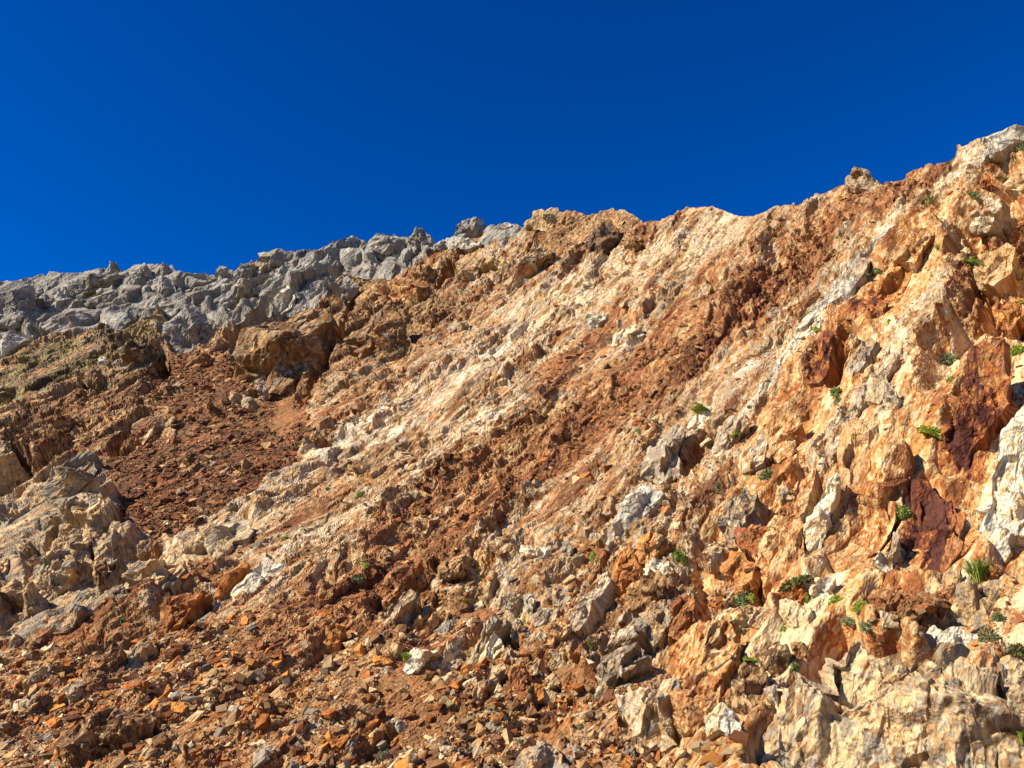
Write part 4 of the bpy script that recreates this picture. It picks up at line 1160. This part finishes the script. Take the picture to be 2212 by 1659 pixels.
BIGT = []
for k in range(12):
    tv, tf = stone_template(300 + k, [.35, .5, .65, .42, .55, .75][k % 6], 11 + k % 5, True)
    BIGT.append(mesh_from('loose_stone', tv, tf, None, MAT_STONE))
AREAS = [   # place, group, survey outline, count, size range in survey pixels, colours
  ('in the rusty scree hollow', 'stones in the rusty scree hollow', [(270, 1090), (430, 940), (640, 890), (660, 960), (430, 1140)], 46, (7, 15), ['rust', 'drust', 'tan', 'brown', 'drust']),
  ('on the lower left scree', 'stones on the lower left scree', [(20, 1480), (500, 1350), (820, 1370), (850, 1640), (20, 1640)], 84, (7, 24), ['tan', 'rust', 'dorange', 'buff', 'brown', 'warmgrey', 'orange']),
  ('on the bottom middle gravel', 'stones on the bottom middle gravel', [(860, 1480), (1100, 1450), (1320, 1480), (1320, 1640), (880, 1640)], 56, (10, 26), ['tan', 'orange', 'dorange', 'buff', 'cream', 'brown', 'rust']),
  ('on the dark red band', 'stones on the dark red band', [(700, 1330), (1000, 1130), (1300, 900), (1450, 790), (1500, 840), (1150, 1090), (860, 1300)], 36, (7, 16), ['rust', 'brown', 'drust', 'tan', 'dorange']),
  ('below the orange cliff', 'rubble below the orange cliff', [(1490, 1220), (1640, 1200), (1640, 1310), (1500, 1340)], 18, (10, 24), ['orange', 'dorange', 'cream', 'rust', 'tan']),
  ('on the red ledge', 'stones on the red ledge', [(1880, 1330), (2080, 1280), (2060, 1370), (1900, 1390)], 16, (9, 22), ['rust', 'dorange', 'tan', 'buff']),
  ('in the brown rubble', 'stones in the brown rubble', [(60, 930), (330, 800), (560, 850), (420, 910), (180, 960)], 24, (7, 16), ['brown', 'tan', 'rust', 'buff']),
  ('heaped by the huge boulder', 'stones heaped by the huge boulder', [(1500, 1600), (1600, 1580), (1610, 1655), (1480, 1655)], 12, (18, 40), ['orange', 'rust', 'cream', 'amber', 'brown']),
]
WORD = dict(rust='rust-brown', drust='dark rust', tan='tan', brown='brown', dorange='deep orange', buff='pale buff', warmgrey='grey', orange='orange', cream='cream', amber='yellow-orange')
ANCHOR = [(rk[5].mean(0), rk[4]) for rk in ROCKLIST if len(rk[4].split()) <= 9]
from mathutils import Matrix
for place, group, poly, cnt, (s0, s1), cols in AREAS:
    pg = np.array(poly, float)
    k = 0
    while k < cnt:
        u_, v_ = rng.uniform(pg[:, 0].min(), pg[:, 0].max()), rng.uniform(pg[:, 1].min(), pg[:, 1].max())
        if not inside(pg, np.array([u_]), np.array([v_]))[0]:
            continue
        k += 1
        loc, nrm, ob = hit(u_, v_)
        if loc is None:
            continue
        s = s0 + (s1 - s0) * rng.random() ** 2.6
        rad = s * 0.5 * np.linalg.norm(loc - CAM) / FPX
        cn = cols[rng.integers(0, len(cols))]
        near = min(ANCHOR, key=lambda q: np.hypot(*(q[0] - (u_, v_))))
        du, dv = u_ - near[0][0], v_ - near[0][1]
        gap_ = math.hypot(du, dv)
        side = ('right of' if du > 0 else 'left of') if abs(du) > abs(dv) else ('below' if dv > 0 else 'above')
        if gap_ < 110:
            label = ('large ' if s > 18 else '') + WORD[cn] + ' stone ' + side + ' the ' + near[1]
        else:
            sz = 'large' if s > 17 else 'medium' if s > 11 else 'small'
            third = ('left', 'middle', 'right')[min(2, int(3 * (u_ - pg[:, 0].min()) / np.ptp(pg[:, 0])))]
            half = ('upper', 'lower')[int(v_ > (pg[:, 1].min() + pg[:, 1].max()) / 2)]
            label = sz + ' ' + WORD[cn] + ' stone ' + place + ', ' + half + ' ' + third + ' part'
        o = link('loose_stone', BIGT[rng.integers(0, len(BIGT))], label, 'stone', group)
        fm = frames((nrm * .4 + np.array([-.1, -.2, .6]))[None], rng, .22)[0]
        o.matrix_world = Matrix.LocRotScale(Vector(loc + nrm * rad * 0.02), Matrix(fm.tolist()).to_quaternion(), Vector((rad, rad * rng.uniform(.8, 1.1), rad * rng.uniform(.8, 1.1))))
        o.color = (*(C[cn] * rng.uniform(.7, 1.05)), 1)

# ------------------------------------------------------------------ plants
GREEN = dict(bright=[(.25, .33, .03), (.33, .37, .04), (.16, .24, .02)], deep=[(.10, .16, .025), (.15, .20, .03), (.07, .10, .02)], yellow=[(.36, .34, .04), (.28, .32, .04), (.42, .36, .05)],
             grey=[(.17, .20, .08), (.12, .15, .06), (.22, .22, .11)], ochre=[(.36, .22, .07), (.30, .20, .06), (.24, .20, .06)], maroon=[(.14, .03, .025), (.10, .12, .03), (.18, .05, .03)])

def leaf_mesh(r, kind, rx, ry, hgt, pal, n, mpp):
    V, Fc, Cl = [], [], []
    pals = np.array([c for p_ in pal for c in GREEN[p_]])
    if kind == 'tuft':
        for _ in range(n):
            a = r.uniform(0, 2 * math.pi)
            b0 = np.array([math.cos(a) * rx * .35 * r.random(), math.sin(a) * ry * .35 * r.random(), -0.02 * hgt])
            L = hgt * r.uniform(.6, 1.15)
            lean = np.array([math.cos(a) * rx, math.sin(a) * ry, 0]) * r.uniform(.3, 1.0)
            wv = np.array([-math.sin(a), math.cos(a), 0]) * max(0.012 * hgt, mpp * .45)
            c = pals[r.integers(0, len(pals))] * r.uniform(.75, 1.3)
            k = len(V)
            for t in (0, .45, .8):
                p_ = b0 + lean * t ** 1.7 + np.array([0, 0, L * (t - .22 * t * t)])
                V += [p_ - wv * (1 - t * .7), p_ + wv * (1 - t * .7)]
                Cl += [c, c]
            V.append(b0 + lean * 1.15 + np.array([0, 0, L * .74])); Cl.append(c * 1.15)
            Fc += [(k, k + 1, k + 3), (k, k + 3, k + 2), (k + 2, k + 3, k + 5), (k + 2, k + 5, k + 4), (k + 4, k + 5, k + 6)]
    else:
        # low lumpy cushion: a soft core with leaflets standing off it
        m_, q_ = 9, 18
        k = len(V)
        ph = r.uniform(0, 9)
        def dome(th, e):
            w_ = 1 + .22 * math.sin(3 * th + ph) + .14 * math.sin(5 * th + 2 * ph)
            return np.array([math.cos(th) * rx * w_ * math.cos(e), math.sin(th) * ry * w_ * math.cos(e), hgt * math.sin(e) * (1 + .15 * math.sin(4 * th + ph)) - .25 * hgt])
        for i in range(m_):
            for j in range(q_):
                V.append(dome(j / q_ * 2 * math.pi, i / (m_ - 1) * math.pi / 2) * .9); Cl.append(pals[(i + j) % len(pals)] * .8)
        for i in range(m_ - 1):
            for j in range(q_):
                a, b = k + i * q_ + j, k + i * q_ + (j + 1) % q_
                Fc += [(a, b, b + q_), (a, b + q_, a + q_)]
        ls = max(mpp * 1.1, min(0.022, rx * .16))
        for _ in range(n):
            th, e = r.uniform(0, 2 * math.pi), math.asin(r.random())
            p_ = dome(th, e)
            out_ = p_ / np.array([rx, ry, hgt]) + r.normal(size=3) * .45
            out_ /= np.linalg.norm(out_)
            sd = np.cross(out_, r.normal(size=3)); sd /= np.linalg.norm(sd)
            L = ls * r.uniform(.8, 1.9)
            c = pals[r.integers(0, len(pals))] * r.uniform(.7, 1.35)
            k = len(V)
            V += [p_ - out_ * L * .2, p_ + out_ * L * .4 + sd * L * .32, p_ + out_ * L, p_ + out_ * L * .4 - sd * L * .32]
            Cl += [c * .85, c, c * 1.1, c]
            Fc += [(k, k + 1, k + 2), (k, k + 2, k + 3)]
    return np.array(V), np.array(Fc), np.clip(np.array(Cl), 0, 1)

PLANTS = [  # form, u, v, width, height (survey px), colours, label
  ('mat', 1517, 880, 62, 18, 'bright', 'long bright green mat on top of the white rock hump'),
  ('cushion', 1761, 705, 28, 14, 'bright', 'small green cushion below the long white streaked bed'),
  ('cushion', 2198, 745, 56, 44, 'bright', 'large bright green moss cushion cut by the right edge'),
  ('cushion', 2018, 922, 48, 40, 'yellow bright', 'yellow and green moss cushion beside the upper dark red slab'),
  ('tuft', 2112, 1228, 74, 74, 'deep bright', 'tall green grass tuft left of the brown cube-like stone'),
  ('cushion', 1948, 1085, 28, 54, 'deep bright', 'dark moss filling a crack of the orange cliff face'),
  ('leafy', 1466, 1190, 40, 34, 'deep bright', 'leafy green plant right of the rust-orange boulder'),
  ('cushion', 775, 1063, 26, 14, 'bright deep', 'lone green cushion on the pale middle slope'),
  ('leafy', 1806, 838, 36, 30, 'deep', 'dark green plant at the foot of the black cleft'),
  ('leafy', 1812, 860, 28, 22, 'grey deep', 'grey-green plant under the dark plant of the black cleft'),
  ('mat', 1660, 1016, 58, 22, 'deep grey', 'dark green mat above the loose orange rubble'),
  ('mat', 1545, 1045, 34, 14, 'grey', 'grey-green mat on the rubble left of the orange cliff'),
  ('cushion', 1586, 931, 20, 20, 'bright', 'bright green spot beside the grey-brown broken pillar'),
  ('mat', 1378, 926, 30, 12, 'bright grey', 'flat green patch high on the dark red band'),
  ('tuft', 1416, 908, 30, 14, 'ochre', 'ochre dry grass above the flat green patch'),
  ('leafy', 2045, 765, 46, 24, 'grey', 'grey-green low shrub on the upper orange slabs'),
  ('cushion', 2057, 812, 30, 22, 'bright deep', 'green cushion above the upper dark red slab'),
  ('tuft', 2200, 590, 46, 36, 'ochre', 'ochre grass clump at the right edge'),
  ('cushion', 2207, 645, 26, 18, 'bright yellow', 'yellow-green cushion under the ochre grass clump'),
  ('leafy', 1271, 1388, 24, 22, 'deep bright', 'small dark green plant left of the cracked slab'),
  ('cushion', 790, 1213, 26, 12, 'bright', 'upper of two green cushions on the lower scree'),
  ('cushion', 774, 1242, 30, 16, 'deep grey', 'lower of two green cushions on the lower scree'),
  ('tuft', 877, 1416, 40, 28, 'bright', 'light green grass beside the white grained rock'),
  ('cushion', 1621, 1419, 34, 18, 'bright', 'bright green cushion between the orange boulder and the leaning slab'),
  ('cushion', 1808, 1286, 40, 26, 'bright', 'green cushion right of the white rounded boulder'),
  ('cushion', 1860, 1294, 38, 40, 'bright yellow', 'mossy green clump left of the grooved red slab'),
  ('leafy', 1722, 1250, 66, 22, 'deep maroon', 'trailing dark shrub over the domed tan rock'),
  ('leafy', 1744, 1282, 20, 26, 'deep', 'dark sprig left of the white rounded boulder'),
  ('leafy', 1600, 1284, 42, 24, 'grey deep', 'grey-green sprawl above the broad low tan rock'),
  ('leafy', 1622, 1284, 22, 20, 'bright', 'fresh green sprig by the grey-green sprawl'),
  ('leafy', 2155, 1322, 26, 44, 'deep grey', 'dark upright plant right of the domed pale rock'),
  ('leafy', 2197, 1395, 44, 48, 'maroon deep', 'dark red-leaved plant at the right edge'),
  ('leafy', 2140, 1372, 52, 24, 'grey ochre', 'dry grey-green plant behind the huge boulder'),
  ('tuft', 2208, 1592, 24, 40, 'deep bright', 'green grass at the right edge near the bottom'),
  ('tuft', 1608, 1362, 38, 18, 'deep grey', 'sparse grass above the tall orange boulder'),
  ('cushion', 1691, 1353, 24, 12, 'bright', 'small green cushion under the square tan block'),
  ('leafy', 1836, 1334, 34, 12, 'grey', 'left grey-green sprig above the top of the huge boulder'),
  ('leafy', 1870, 1345, 30, 16, 'grey deep', 'sprig with a yellow flower above the huge boulder'),
  ('leafy', 1715, 1432, 24, 18, 'deep', 'dark sprig left of the shoulder of the huge boulder'),
  ('mat', 1280, 1198, 26, 12, 'bright', 'green mat left of the rust-orange boulder'),
  ('mat', 1189, 1255, 26, 10, 'bright yellow', 'yellow-green mat in the pale rubble of the middle'),
  ('tuft', 1004, 1296, 32, 14, 'bright ochre', 'thin grass below the ledge boulder'),
  ('leafy', 1134, 1338, 14, 16, 'bright', 'bright sprig inside the dark cleft'),
  ('leafy', 1255, 1565, 20, 16, 'grey deep', 'blue-green sprig on the bottom gravel'),
  ('leafy', 1047, 1526, 14, 12, 'deep', 'dark sprig at the foot of the white-edged rib'),
  ('leafy', 828, 1622, 34, 18, 'grey', 'grey-green sprawl among the bottom stones'),
  ('tuft', 228, 1141, 26, 16, 'bright ochre', 'pale grass in a crack of the lower left outcrop'),
  ('cushion', 263, 1333, 22, 18, 'deep', 'dark green clump below the grey knob'),
  ('leafy', 247, 1308, 18, 14, 'deep grey', 'faint green clump at the right of the pale ramp'),
  ('cushion', 615, 1158, 16, 8, 'bright', 'tiny green cushion above the orange rib'),
  ('cushion', 710, 1054, 14, 8, 'deep', 'tiny dark cushion left of the lone green cushion'),
  ('leafy', 2108, 562, 34, 18, 'bright deep', 'green plant under the brown wedge stone'),
  ('leafy', 1896, 580, 26, 14, 'deep grey', 'dark plant on the long white streaked bed'),
  ('mat', 1868, 592, 22, 12, 'deep', 'thin green mat left of the dark plant on the white bed'),
  ('mat', 2008, 424, 26, 14, 'grey bright', 'green patch high under the right skyline'),
  ('tuft', 2166, 386, 34, 22, 'ochre deep', 'ochre and green tuft near the top right corner'),
  ('mat', 2100, 412, 40, 14, 'grey deep', 'thin green strip right of the dark red block'),
  ('leafy', 2205, 310, 22, 20, 'grey deep', 'green clump near the top right skyline'),
  ('cushion', 1921, 690, 12, 12, 'bright', 'tiny bright plant right of the dark red blocks'),
  ('cushion', 2026, 528, 16, 10, 'bright', 'small green cushion left of the bulging rib top'),
  ('cushion', 1808, 510, 10, 8, 'yellow', 'tiny yellow-green spot on the upper red band'),
]
for k, (form, u_, v_, wpx, hpx, pal, label) in enumerate(PLANTS):
    loc, nrm, ob = hit(u_, v_ + hpx * .35)
    if loc is None:
        continue
    r = np.random.default_rng(900 + k)
    mpp = np.linalg.norm(loc - CAM) / FPX
    wm, hm = wpx * mpp * .46, hpx * mpp * .8
    n = int(np.clip(wpx * hpx / 3.2, 90, 900))
    if form == 'tuft':
        V_, F_, C_ = leaf_mesh(r, 'tuft', wm, wm * .6, hm * .95, pal.split(), int(np.clip(n * .5, 60, 260)), mpp * 2.16)
    else:
        V_, F_, C_ = leaf_mesh(r, form, wm, wm * (.75 if form != 'mat' else .5), hm * (.5 if form != 'leafy' else .7), pal.split(), n, mpp * 2.16)
    nm = {'tuft': 'grass_tuft', 'leafy': 'leafy_plant', 'cushion': 'moss_cushion', 'mat': 'mat_plant'}[form]
    o = link(nm, mesh_from(nm, V_, F_, C_, MAT_LEAF), label, {'tuft': 'grass', 'leafy': 'plant', 'cushion': 'moss', 'mat': 'plant'}[form])
    if form == 'tuft':
        ax = np.array([0, 0, 1.0])
    else:
        ax = nrm * .45 + np.array([0, -.3, .7])
        ax /= np.linalg.norm(ax)
    o.rotation_euler = Vector(ax).to_track_quat('Z', 'X').to_euler()
    o.location = loc - ax * hm * (.05 if form == 'tuft' else .18)
